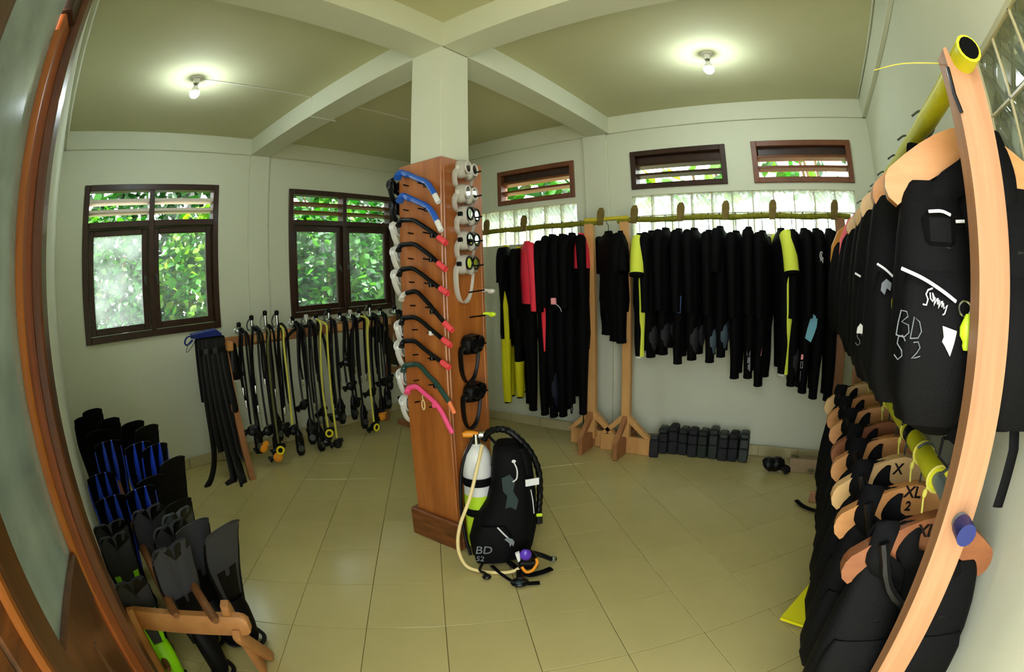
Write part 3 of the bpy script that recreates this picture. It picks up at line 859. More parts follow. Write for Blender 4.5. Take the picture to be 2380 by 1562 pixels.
for k, (z, lb) in enumerate(((1.575, 'cream mouthpiece keeper on a peg under the clear masks'), (1.435, 'lime mouthpiece keeper on a peg above the black masks'))):
    t = thing('mouthpiece_keeper', lb, 'dive gear', (KX1+.02, 2.29, z))
    MB().ell((.02, .02, 0), .028, .022, .016).obj('bulb', 'silicone' if k == 0 else 'lime_plastic', t)
    MB().tube(spline([(-.014, -.02, .004), (.0, -.01, .008), (.016, .01, .004)], 4), .009, 8).obj('neck', 'silicone' if k == 0 else 'lime_plastic', t)

# ---------------------------------------------------------------- scuba set standing by the column
def scuba_set():
    t = thing('scuba_set', 'assembled scuba set with white tank and black vest standing against the column', 'scuba set', (-1.60, 2.06, 0), R(38))
    # local: -Y faces the camera side, +X to the picture right
    T = lambda *p: p
    tx, ty, r = -.105, .03, .088
    mb = MB(); prof = [(.0, .205), (r, .205), (r, .58), (r*.97, .62), (r*.85, .665), (r*.6, .70), (r*.34, .715), (.028, .72)]
    mb.loft([[(tx+q*math.cos(2*PI*j/24), ty+q*math.sin(2*PI*j/24), z) for j in range(24)] for q, z in prof], False, True)
    tank = mb.obj('tank', 'tank_paint', t)
    MB().loft([[(tx+q*math.cos(2*PI*j/24), ty+q*math.sin(2*PI*j/24), z) for j in range(24)] for q, z in [(r*.7, .03), (r*1.0, .05), (r*1.02, .12), (r*1.015, .40), (r, .41)]]).obj('tank_boot', 'tank_boot', tank)
    MB().cyl((tx, ty, .715), (tx, ty, .78), .025, 14).cyl((tx-.045, ty, .765), (tx+.05, ty, .765), .016, 12).obj('valve', 'chrome', tank)
    MB().tube([(tx-.075, ty-.01, .775), (tx-.055, ty-.005, .778), (tx-.02, ty, .775), (tx+.015, ty, .772)], [.013, .021, .021, .016], 12).obj('valve_knob', 'orange_plastic', tank)
    MB().tube([(tx+.02, ty, .772), (tx+.06, ty, .768)], [.022, .022], 12).obj('first_stage', 'chrome', t)
    for z in (.50, .30):
        MB().loft([[(tx+(r+.006)*math.cos(2*PI*j/24), ty+(r+.006)*math.sin(2*PI*j/24), z+d) for j in range(24)] for d in (-.026, .026)], False, False).obj('tank_band', 'nylon_dark', t)
    # vest: two panels round the tank, lofted outline
    def sec(x0, x1, y0, y1, z, n=20, e=.7):
        cx, cy, hx, hy = (x0+x1)/2, (y0+y1)/2, (x1-x0)/2, (y1-y0)/2
        return [(cx+hx*math.copysign(abs(math.cos(a))**e, math.cos(a)), cy+hy*math.copysign(abs(math.sin(a))**e, math.sin(a)), z) for a in [2*PI*j/n for j in range(n)]]
    MB().loft([sec(-.12, .17, -.16, -.02, .02), sec(-.165, .19, -.20, .02, .06), sec(-.175, .20, -.215, .04, .16), sec(-.14, .205, -.20, .05, .28), sec(-.06, .20, -.18, .06, .40), sec(-.03, .195, -.17, .07, .52), sec(-.02, .18, -.15, .08, .64), sec(-.01, .165, -.13, .08, .70), sec(.01, .13, -.09, .06, .735)]).obj('vest', 'nylon', t, 50)
    MB().loft([sec(.10, .20, -.16, .02, .10), sec(.13, .225, -.15, .04, .22), sec(.14, .225, -.14, .05, .45), sec(.12, .205, -.12, .06, .66), sec(.10, .18, -.10, .06, .72)]).obj('side_panel', 'nylon_dark', t, 50)
    MB().prism([(.03, .58), (.075, .60), (.105, .56), (.09, .50), (.118, .44), (.10, .36), (.065, .31), (.042, .38), (.058, .47), (.035, .50)], lambda u, v, w: (u, w-.02*(.6-v), v), -.176, -.168).obj('backing_panel', 'teal_panel', t, 0)
    # pockets
    MB().loft([sec(-.14, .06, -.235, -.17, .05), sec(-.15, .08, -.245, -.17, .14), sec(-.13, .07, -.235, -.17, .24), sec(-.10, .04, -.215, -.17, .29)]).obj('pocket', 'nylon', t, 50)
    MB().tube(spline([(-.005, -.226, .295), (.035, -.234, .245), (.075, -.236, .20)], 4), .0045, 6).obj('piping', 'white_print', t)
    lettering('BD', 'grey_print', t, (-.092, -.2485, .155), (R(90), 0, R(-5)), .075, shear=.2)
    lettering('S2', 'grey_print', t, (-.115, -.2475, .095), (R(90), 0, R(-5)), .05, shear=.2)
    MB().prism([(.03, .225), (.05, .235), (.075, .226), (.086, .205), (.078, .175), (.07, .19), (.06, .172), (.055, .20), (.045, .21)], lambda u, v, w: (u, w, v), -.249, -.246).obj('emblem', 'grey_print', t, 0)
    # corrugated inflator hose over the shoulder, down the far side
    pth = spline([(-.06, .03, .74), (-.02, 0, .80), (.06, -.03, .815), (.13, -.05, .77), (.20, -.05, .68), (.245, -.05, .56), (.25, -.06, .42), (.24, -.07, .30)], 8)
    MB().tube(pth, [.019+.0025*math.sin(i*2.2) for i in range(len(pth))], 10).obj('inflator_hose', 'rubber', t)
    MB().box(.222, .262, -.09, -.05, .22, .30, b=.008).obj('inflator', 'black_plastic', t)
    MB().box(.222, .262, -.093, -.048, .275, .297, b=.006).obj('inflator_collar', 'lime_plastic', t)
    MB().prism([(.16, .52), (.235, .53), (.235, .57), (.16, .56)], lambda u, v, w: (u, w, v), -.172, -.165).obj('reflector', 'white_print', t, 0)
    MB().tube(spline([(.10, -.165, .67), (.115, -.18, .63), (.112, -.185, .58), (.09, -.185, .56)], 4), .004, 6).ell((.10, -.168, .675), .012, .006, .010, 8, 6).obj('cord', 'white_print', t)
    MB().tube(spline([(.19, -.15, .49), (.20, -.16, .42), (.205, -.16, .34)], 3), .003, 6).obj('pull_cord', 'white_print', t)
    # long pale hose
    MB().tube(spline([(-.07, -.01, .72), (-.10, -.08, .62), (-.15, -.16, .46), (-.215, -.20, .30), (-.235, -.22, .16), (-.20, -.24, .05), (-.12, -.26, .016), (-.02, -.28, .014), (.06, -.30, .03), (.115, -.30, .06), (.14, -.29, .085)], 6), .0105, 8).obj('regulator_hose', 'hose_cream', t)
    MB().tube(spline([(-.12, .0, .76), (-.19, -.02, .60), (-.21, -.06, .38), (-.20, -.10, .20), (-.17, -.18, .08)], 6), .010, 8).tube(spline([(-.03, .03, .76), (.02, -.02, .70), (-.02, -.08, .62)], 4), .009, 8).obj('gauge_hose', 'rubber', t)
    # second stage, purple cover and orange strap
    MB().ell((.155, -.275, .11), .055, .04, .05).box(.10, .21, -.32, -.25, .045, .10, b=.012).obj('second_stage', 'black_plastic', t)
    MB().ell((.142, -.315, .155), .034, .020, .038, 14, 10).obj('purge_cover', 'purple_plastic', t)
    MB().prism([(.085, .165), (.108, .175), (.112, .12), (.10, .105)], lambda u, v, w: (u, w, v), -.318, -.30).obj('white_tab', 'white_plastic', t, 0)
    MB().tube(spline([(.118, -.335, .085), (.14, -.35, .058), (.175, -.345, .062), (.205, -.32, .095), (.20, -.31, .12)], 5), .009, 8).obj('orange_strap', 'orange_plastic', t)
    # straps and console trailing on the floor
    MB().tube(spline([(.17, -.20, .10), (.24, -.20, .07), (.30, -.19, .03)], 4), .02, 10, flat=.7).obj('dump_hose', 'rubber', t)
    MB().ell((.315, -.185, .026), .022, .02, .02, 10, 6).obj('clear_end', 'mask_lens', t)
    MB().tube(spline([(.05, -.24, .06), (.14, -.32, .02), (.22, -.31, .016), (.29, -.28, .02)], 4), .028, 8, flat=.3, up=(0, 1, 0)).obj('waist_strap', 'nylon_dark', t)
    MB().ell((.10, -.40, .022), .052, .042, .022).box(.085, .125, -.40, -.28, .005, .05, b=.008).obj('console', 'black_plastic', t)
    MB().tube([(.12, -.41, .016), (.21, -.405, .012)], .018, 8, flat=.35, up=(0, 1, 0)).obj('console_strap', 'nylon_dark', t)
    MB().ell((.095, -.425, .037), .02, .016, .010, 10, 6).obj('console_glass', 'teal_panel', t)
    MB().tube(spline([(-.10, -.22, .05), (-.12, -.27, .03), (-.09, -.29, .02), (-.08, -.31, .02)], 4), .008, 6).ell((-.08, -.325, .018), .027, .022, .016, 10, 6).obj('dump_valve_toggle', 'black_plastic', t)
    MB().tube(spline([(-.05, -.24, .04), (.0, -.30, .02), (.05, -.36, .012), (.08, -.38, .012)], 4), .012, 6, flat=.35).obj('strap_end', 'nylon_dark', t)
    return t
scuba_set()

# ---------------------------------------------------------------- timber stands carrying the wetsuit rails
RAIL_Y, RAIL_Z = 4.05, 2.145
def suit_stand(label, post_x, other_x, rail0, rail1, pegs, m='rack_wood', fy=0.0, fr=.255):
    t = thing('wetsuit_rack', label, 'rack', (post_x, RAIL_Y, 0))
    def stand(px, mm, feet=True):
        x = px-post_x
        w = .043
        post = MB().box(x-w, x+w, -.03, .03, .10, RAIL_Z-.01, b=.004).obj('post', mm, t, 0)
        if not feet:
            MB().box(x-.04, x+.04, -.20, .20, .0, .10, b=.006).obj('foot_board', mm, t, 0)
            return
        MB().box(x-.255, x+fr, fy-.022, fy+.022, .0, .165, b=.006).obj('foot_board', mm, t, 0)
        MB().box(x-.022, x+.022, -.26, -.024, .0, .165, b=.006).obj('cross_foot', 'rack_wood_brown', t, 0)
        MB().box(x-.022, x+.022, .024, .26, .0, .165, b=.006).obj('cross_foot', 'rack_wood_brown', t, 0)
        for dx, dy in ((1, 0), (-1, 0), (0, -1), (0, 1)):
            mb = MB()
            if dx: mb.prism([(x+dx*.042, .37), (x+dx*.042, .30), (x+dx*.20, .166), (x+dx*.255, .166)][::dx], lambda u, v, ww: (u, ww, v), -.026, .026)
            else: mb.prism([(dy*.031, .37), (dy*.031, .30), (dy*.20, .166), (dy*.255, .166)][::-dy], lambda u, v, ww: (x+ww, u, v), -.022, .022)
            mb.obj('brace', mm if dx else 'rack_wood_brown', t, 0)
    stand(post_x, m)
    if other_x is not None: stand(other_x, 'rack_wood_brown', False)
    n = 24
    pts = [(rail0-post_x+(rail1-rail0)*i/n, .006*math.sin(i*1.7), RAIL_Z+.004*math.sin(i*.9)) for i in range(n+1)]
    MB().tube(pts, [.024+.0025*math.sin(i*2.3) for i in range(n+1)], 10).obj('rail', 'bamboo', t)
    for k, x in enumerate(pegs):
        x -= post_x
        MB().prism([(-.024, -.03), (.024, -.03), (.034, .06), (.032, .10), (.018, .130), (-.012, .130), (-.030, .10), (-.032, .06)], lambda u, v, w: (x+u+.10*v, -.026+w, RAIL_Z+v), -.016, .008).obj('peg', 'peg_wood', t, 40)
    return t
suit_stand('wooden stand and bamboo rail carrying the longer wetsuits beside the column', -1.945, -3.42, -3.6, -1.86, (-3.13, -2.66, -1.82), fy=.055, fr=.19)
suit_stand('wooden stand and bamboo rail in front of the long glass block band', -1.59, .34, -1.66, .44, (-1.49, -1.06, -.66, -.25, .29), fy=-.002)
tag(MB().box(-1.99, -1.55, RAIL_Y-.025, RAIL_Y+.025, RAIL_Z+.012, RAIL_Z+.045, b=.006).obj('bridging_batten', 'yellow_tape', None, 0), 'yellow taped batten bridging the tops of the two wetsuit stands', 'batten')

# ---------------------------------------------------------------- wetsuits
def wetsuit(label, x, ztop, zbot, rotz=0.0, torso='neoprene', sleeve='neoprene', leg='neoprene', leg2=None, stripe=None, thigh=None,
            short=False, shorty_leg=False, wid=1.0, torso_low=None, tsplit=.5, flare=False, group=None, hanger_m='black_plastic', neck=None, patch=None, y=RAIL_Y, hood=False, cuffs='neoprene', seed=0, loops=False):
    """hangs across the rail: local Y is the width of the suit, local X its thickness, origin on the rail"""
    rnd = random.Random(seed*31+5)
    t = thing('wetsuit', label, 'wetsuit', (x, y, RAIL_Z), rotz, group)
    zt = ztop-RAIL_Z; zb = zbot-RAIL_Z
    H = zt-zb
    crotch = zt-H*(.62 if not shorty_leg else .70)
    n = 18
    def sec(hy, hx, z, cy=0.0, cx=0.0, e=.85):
        return [(cx+hx*math.copysign(abs(math.cos(a))**e, math.cos(a)), cy+hy*math.copysign(abs(math.sin(a))**e, math.sin(a)), z) for a in [2*PI*j/n for j in range(n)]]
    w = .2*wid
    L = zt-crotch
    R_ = [sec(w*.80, .062, crotch-.02), sec(w*.88, .074, crotch+L*.12), sec(w*.80, .066, crotch+L*.42), sec(w*.94, .078, crotch+L*.70), sec(w*1.0, .072, crotch+L*.86), sec(w*.82, .048, zt-.035), sec(w*.42, .034, zt-.005), sec(w*.30, .028, zt+.008)]
    MB().loft(R_).obj('torso', torso_low or torso, t, 60)
    if torso_low:
        MB().loft([[(p[0]*1.05, p[1]*1.03, p[2]+.004) for p in r_] for r_ in R_[3 if tsplit > .6 else 2:]]).obj('chest', torso, t, 60)
    MB().loft([sec(w*.30, .031, zt+.004), sec(w*.28, .028, zt+.024)], False, False).obj('collar', neck or torso, t, 60)
    La = (.24 if short else .56)*min(1, H/1.15+.15)
    for s in (-1, 1):
        dx = rnd.uniform(-.02, .02)
        p = [(0, s*w*.84, zt-.045), (dx*.3, s*w*1.08, zt-.11), (dx*.7, s*w*(1.16+.12*flare), zt-.11-La*.45), (dx, s*w*(1.12+.30*flare), zt-.11-La)]
        path = spline(p, 4)
        rr = [(.060 if not flare else .066)-(.020*(0.4 if short else 1)-(.016 if flare else 0))*(i/(len(path)-1)) for i in range(len(path))]
        sl = MB().tube(path, rr, 12, flat=.85, up=(0, 1, 0)).obj('sleeve', sleeve, t, 60)
        e = path[-1]; d = (path[-1]-path[-2]).normalized()
        MB().tube([e-d*.018, e+d*.004], [rr[-1]*1.06]*2, 12, flat=.85, up=(0, 1, 0)).obj('cuff', 'neoprene', sl, 60)
    for s in (-1, 1):
        lz = zb+rnd.uniform(0, .05)*(1 if s > 0 else 0)
        dx = rnd.uniform(-.015, .015)
        Lg = crotch-lz
        p = [(0, s*w*.44, crotch+.06), (dx*.4, s*w*.48, crotch-Lg*.25), (dx, s*w*.46, crotch-Lg*.6), (dx*.8, s*w*.44, lz)]
        path = spline(p, 4)
        rr = [.088*wid-.030*wid*(i/(len(path)-1))*(.35 if shorty_leg else 1) for i in range(len(path))]
        lg = MB().tube(path, rr, 12, flat=.64, up=(0, 1, 0)).obj('leg', leg, t, 60)
        k = len(path)
        if leg2:
            MB().tube(path[k//2-1:], [r*1.035 for r in rr[k//2-1:]], 12, flat=.66, up=(0, 1, 0)).obj('shin_panel', leg2, lg, 60)
        if thigh:
            MB().tube([q+Vector((.01, -.004, 0)) for q in path[3:13]], [r*.95*c for r, c in zip(rr[3:13], (.2, .5, .75, .9, 1, 1, .9, .75, .55, .3))], 10, flat=.80, up=(0, 1, 0)).obj('thigh_panel', thigh, lg, 60)
        MB().tube([path[-1]+Vector((0, 0, .014)), path[-1]-Vector((0, 0, .003))], rr[-1]*1.05, 12, flat=.65, up=(0, 1, 0)).obj('ankle_cuff', cuffs, lg, 60)
        if stripe and s < 0:
            sp = spline([(.02, s*w*.98, crotch+L*.55), (.022, s*w*.88, crotch+L*.3), (.024, s*w*.88, crotch), (.024+dx, s*w*.72, crotch-Lg*.5), (.022+dx, s*w*.66, lz+.01)][:3 if stripe == 'red_suit' else 5], 5)
            MB().tube(sp, [.026*min(1, (i+.3)/3)*(1 if stripe != 'red_suit' else 1-.9*(i/len(sp))**2) for i in range(len(sp))], 8, flat=.5, up=(1, 0, 0)).obj('side_stripe', stripe, t, 60)
    # hanger
    hw = w*.72
    hg = MB().tube(spline([(0, -hw, zt-.045), (0, -hw*.45, zt-.004), (0, 0, zt+.022), (0, hw*.45, zt-.004), (0, hw, zt-.045)], 5), .008, 8)
    hg.tube(spline([(0, 0, zt+.02), (0, 0, -.03), (0, .028, -.012), (0, .030, .018), (0, 0, .034), (0, -.028, .018)], 4), .0032, 6)
    hg.obj('hanger', hanger_m, t)
    if loops:
        MB().tube(spline([(0, -w*.5, zb+.02), (0, -w*.62, zb-.06), (0, -w*.5, zb-.10), (0, -w*.38, zb-.06), (0, -w*.5, zb+.02)], 4), .010, 6, flat=.4).obj('strap_loop', 'nylon_dark', t)
    return t
def patch_at(t, poly, m, name, x_out, y_off=0.0):
    """flat print on the side of a suit that faces the room (local +X), poly in (y, z) below the rail"""
    return MB().prism(poly, lambda u, v, w: (w, u+y_off, v), x_out, x_out+.003).obj(name, m, t, 0)
def front_print(t, x0, x1, z0, z1, m, y, name='print', slant=0.0):
    return MB().prism([(x0, z0), (x1, z0), (x1+slant, z1), (x0+slant, z1)], lambda u, v, w: (u, w, v), y-.003, y).obj(name, m, t, 0)

GR = 'wetsuits on the rail before the long glass block band'
wetsuit('short black wetsuit hung between the two stands, sleeves to the elbow', -1.755, 2.035, 1.07, R(48), short=True, flare=True, shorty_leg=True, seed=1)
wetsuit('short black wetsuit just left of the second stand post', -1.63, 2.03, 1.06, R(12), short=True, shorty_leg=True, wid=.9, seed=2)
wetsuit('black wetsuit with pale lime sleeve and stripe, first right of the second post', -1.45, 2.0, .94, R(14), sleeve='lime', stripe='lime', short=True, flare=True, seed=3, group=GR, cuffs='silicone')
RS = [(-1.335, 2.02, .95, 'plain black wetsuit right beside the first lime striped one', dict(thigh='neoprene_grey')),
      (-1.205, 2.04, .98, 'black wetsuit with dark grey thigh panel, third from the second post', dict(thigh='neoprene_grey')),
      (-1.085, 2.03, .91, 'black wetsuit with small blue knee patch', dict()),
      (-.945, 2.03, .95, 'black wetsuit right of the one with the blue knee patch', dict(thigh='neoprene_grey')),
      (-.815, 2.01, .94, 'black wetsuit with grey-teal shin panels', dict(thigh='neoprene_teal')),
      (-.715, 2.04, .99, 'short-sleeved black wetsuit in the middle of the row', dict(short=True, thigh='neoprene_teal')),
      (-.575, 2.0, .82, 'long black wetsuit left of the one with the printed shin', dict()),
      (-.465, 2.03, .83, 'black wetsuit with pink square and white marks on the shin', dict()),
      (-.345, 2.0, .77, 'black wetsuit with small rose mark on the shin', dict())]
made = {}
for k, (x, zt, zb, lb, kw) in enumerate(RS):
    made[k] = wetsuit(lb, x, zt, zb, R(random.uniform(-6, 14)), group=GR, seed=10+k, **kw)
wetsuit('black wetsuit with lime sleeve and stripe near the end of the rail', -.185, 2.02, .87, R(16), sleeve='lime', stripe='lime', short=True, flare=True, seed=30, group=GR, cuffs='silicone')
wetsuit('black wetsuit right of the second lime sleeved one', -.085, 2.01, .79, R(4), group=GR, seed=31, thigh='neoprene_grey')
s13 = wetsuit('black wetsuit with pale blue thigh patch and printed shin', .015, 2.02, .74, R(8), group=GR, seed=32)
s15 = wetsuit('black wetsuit with round white chest print', .12, 2.02, .70, R(6), group=GR, seed=33)
wetsuit('last black wetsuit on the rail, nearest the far corner', .235, 2.02, .69, R(4), group=GR, seed=34)
wf = .2*.46
front_print(made[2], -.012, .024, -.80, -.66, 'blue_patch', -.181, 'knee_patch', .008)
front_print(made[7], -.018, .012, -1.035, -.975, 'pink_tag', -.155)
for a, b, c, d in ((-.014, .004, -1.075, -1.05), (-.014, -.006, -1.12, -1.05), (-.014, .016, -1.125, -1.113), (.010, .016, -1.12, -1.085), (-.006, .018, -1.185, -1.135), (.0, .010, -1.235, -1.195), (.012, .020, -1.25, -1.18)):
    front_print(made[7], a, b, c, d, 'grey_print', -.1555)
front_print(made[8], .0, .014, -1.12, -1.05, 'pink_tag', -.155, slant=.006)
MB().prism([(-.02, -.96), (.03, -.99), (.055, -.93), (.075, -.87), (.082, -.80), (.04, -.77), (.015, -.82), (-.005, -.89)], lambda u, v, w: (u, w, v), -.188, -.178).obj('thigh_patch', 'sky_patch', s13, 0)
front_print(s13, -.045, -.025, -1.13, -1.09, 'pink_tag', -.158, slant=.004)
for a, b, c, d in ((-.045, -.039, -1.20, -1.145), (-.045, -.022, -1.152, -1.145), (-.045, -.022, -1.20, -1.193), (-.028, -.022, -1.195, -1.15), (-.040, -.036, -1.30, -1.22)):
    front_print(s13, a, b, c, d, 'grey_print', -.158)
strokes([[(.012*math.cos(a), -.33+.030*math.sin(a)) for a in [i*PI/5 for i in range(1, 9)]], [(-.010, -.37), (.0, -.35), (.010, -.385), (.012, -.34)], [(.0, -.315), (.003, -.35)]], 'white_print', s15, lambda u, v: (u, -.286, v), .0035, 'chest_print')

GL = 'longer wetsuits on the rail beside the column'
def left_suits():
    wetsuit('black and yellow wetsuit with yellow legs, nearest the column', -2.90, 1.965, .37, R(22), torso='neoprene', sleeve='neoprene', leg='yellow_suit', leg2='yellow_suit', stripe='yellow_suit', neck='yellow_suit', group=GL, seed=41, hanger_m='hose_olive', short=True, cuffs='neoprene')
    wetsuit('black wetsuit with yellow shins next to the yellow legged one', -2.74, 1.94, .44, R(18), leg2='yellow_suit', group=GL, seed=42, hanger_m='green_plastic', neck='yellow_suit', wid=.95)
    a = wetsuit('red and black wetsuit with long red sleeve', -2.61, 1.985, .34, R(42), y=4.0, wid=1.08, torso='red_suit', torso_low='neoprene', sleeve='red_suit', group=GL, seed=43, hanger_m='hose_cream')
    for k in range(8):
        front_print(a, -.02+.001*k, .008, -1.12-.055*k, -1.085-.055*k, 'neoprene_grey', -.162)
    wetsuit('black wetsuit right of the red sleeved one', -2.435, 2.0, .30, R(14), group=GL, seed=44, sleeve='neoprene', stripe='red_suit')
    wetsuit('plain black wetsuit in the middle of the longer suits', -2.345, 2.04, .29, R(10), group=GL, seed=45, thigh='neoprene_navy')
    b = wetsuit('black wetsuit with pink whistle tag at the hip', -2.235, 2.035, .31, R(10), group=GL, seed=46)
    MB().box(-.035, .015, -.285, -.262, -.745, -.685, b=.006).obj('whistle_tag', 'pink_tag', b)
    MB().tube(spline([(.01, -.275, -.74), (.05, -.28, -.77), (.065, -.275, -.81)], 3), .003, 5).obj('tag_cord', 'white_print', b)
    wetsuit('black wetsuit with strap loops at the ankles', -2.13, 2.04, .45, R(8), group=GL, seed=47, loops=True)
    c = wetsuit('black wetsuit with rose red chest beside the first stand post', -2.035, 2.03, .36, R(24), torso='red_suit', torso_low='neoprene', tsplit=.7, sleeve='neoprene', group=GL, seed=48, loops=True)
left_suits()

# ---------------------------------------------------------------- lead blocks in a row at the foot of the wall
WLAB = ['tilted lead weight block at the start of the row by the stand', 'second lead weight block in the row', 'third lead weight block in the row', 'fourth lead weight block in the row', 'fifth lead weight block, faintly green', 'tallest green-black lead weight block, sixth in the row', 'seventh lead weight block in the row', 'eighth lead weight block in the row', 'last lead weight block, farthest from the stand']
for k in range(9):
    x = -1.255+.0985*k; y = 4.215+.012*(k % 3)-.01*(k == 0)
    h = (.25, .275, .255, .265, .262, .285, .262, .268, .275)[k]
    t = thing('weight_block', WLAB[k], 'weight', (x, y, 0), R((7, 3, -2, 3, -3, 2, 4, -2, 3)[k]), 'lead weight blocks by the wall')
    m = 'lead_green' if k in (4, 5, 8) else 'lead'
    MB().box(-.046, .046, -.07, .07, .0, h*.46, b=.010).obj('lower_block', m, t, 0)
    MB().box(-.045, .045, -.068, .068, h*.465, h*.80, b=.010).obj('upper_block', m, t, 0)
    MB().box(-.043, .043, -.064, .064, h*.805, h, b=.012).box(-.03, .03, -.045, .045, h-.006, h+.006, b=.003).obj('top_block', 'lead_green' if k % 2 == 0 else m, t, 0)
    MB().box(-.044, .044, -.03, .03, h*.40, h*.43, b=.002).obj('webbing', 'nylon_dark', t, 0)
    if k == 0:
        t2 = thing('weight_block', 'small lead block lying in front of the row by the stand', 'weight', (-1.30, 4.06, 0), R(12), 'lead weight blocks by the wall')
        MB().box(-.042, .042, -.05, .05, .0, .17, b=.010).obj('body', 'lead', t2, 0)
        MB().box(-.036, .036, -.045, .045, .172, .205, b=.010).obj('top', 'lead_green', t2, 0)
t = thing('concrete_block', 'low pale concrete block with small lamps at the foot of the back wall', 'block', (.14, 4.13, 0))
MB().box(-.15, .16, -.06, .06, .0, .125, b=.006).obj('body', 'concrete', t, 0)
for x, z in ((-.10, .125), (.06, .03)):
    MB().ell((x, -.055 if z < .1 else 0, z), .035, .03, .016, 10, 6).obj('yellow_cap', 'hose_olive', t)
t = thing('glove_pair', 'crumpled black neoprene glove bundle on the floor by the concrete block', 'gloves', (-.12, 4.03, 0), R(10))
MB().tube(spline([(-.11, .01, .05), (-.08, 0, .075), (-.03, .005, .065), (.02, .01, .085), (.05, 0, .05)], 4), [.03, .045, .058, .062, .06, .058, .055, .05, .052, .056, .058, .056, .05, .046, .04, .034, .028], 10, flat=1.1).obj('palm', 'rubber', t)
for k, (a, l) in enumerate(((-.1, .09), (.35, .10), (.7, .085), (-.6, .08))):
    MB().tube(spline([(.03, 0, .05), (.03+l*.6*math.cos(a), l*.6*math.sin(a)-.01, .045), (.03+l*math.cos(a), l*math.sin(a)-.02, .018)], 4), [.024]*8+[.016], 8).obj('finger', 'rubber', t)

# ---------------------------------------------------------------- trestle under the windows with regulators
TRX, TRZ = -4.22, 1.27
t = thing('trestle', 'long wooden trestle along the windows draped with regulators', 'trestle', (TRX, 2.6, 0))
MB().box(-.022, .022, -1.28, 1.22, TRZ-.10, TRZ, b=.005).obj('beam', 'rack_wood_brown', t, 0)
MB().box(.03, .058, -.78, -.36, TRZ-.075, TRZ-.005, b=.005).obj('batten', 'rack_wood', t, 0)
MB().box(.03, .058, .10, .95, TRZ-.085, TRZ-.01, b=.005).obj('batten', 'rack_wood', t, 0)
for y in (-1.08, 1.02):
    for s in (-1, 1):
        MB().prism([(-.03, 0), (.03, 0), (.03, 1), (-.03, 1)], lambda u, v, w: (s*(.25-.22*v)+w, y+u, v*(TRZ-.06)), -.018, .018).obj('leg', 'rack_wood_brown', t, 0)
    MB().box(-.14, .14, y-.045, y-.01, .62, .69, b=.004).obj('leg_tie', 'rack_wood_brown', t, 0)
MB().box(.02, .13, -1.085, -1.02, TRZ-.115, TRZ-.03, b=.010).obj('end_block', 'hanger_wood', t, 0)
MB().box(.0, .24, .98, 1.06, .0, .06, b=.006).obj('foot_board', 'rack_wood_brown', t, 0)
MB().box(.06, .085, .55, .62, TRZ-.10, TRZ-.02, b=.005).obj('yellow_end', 'hanger_wood', t, 0)

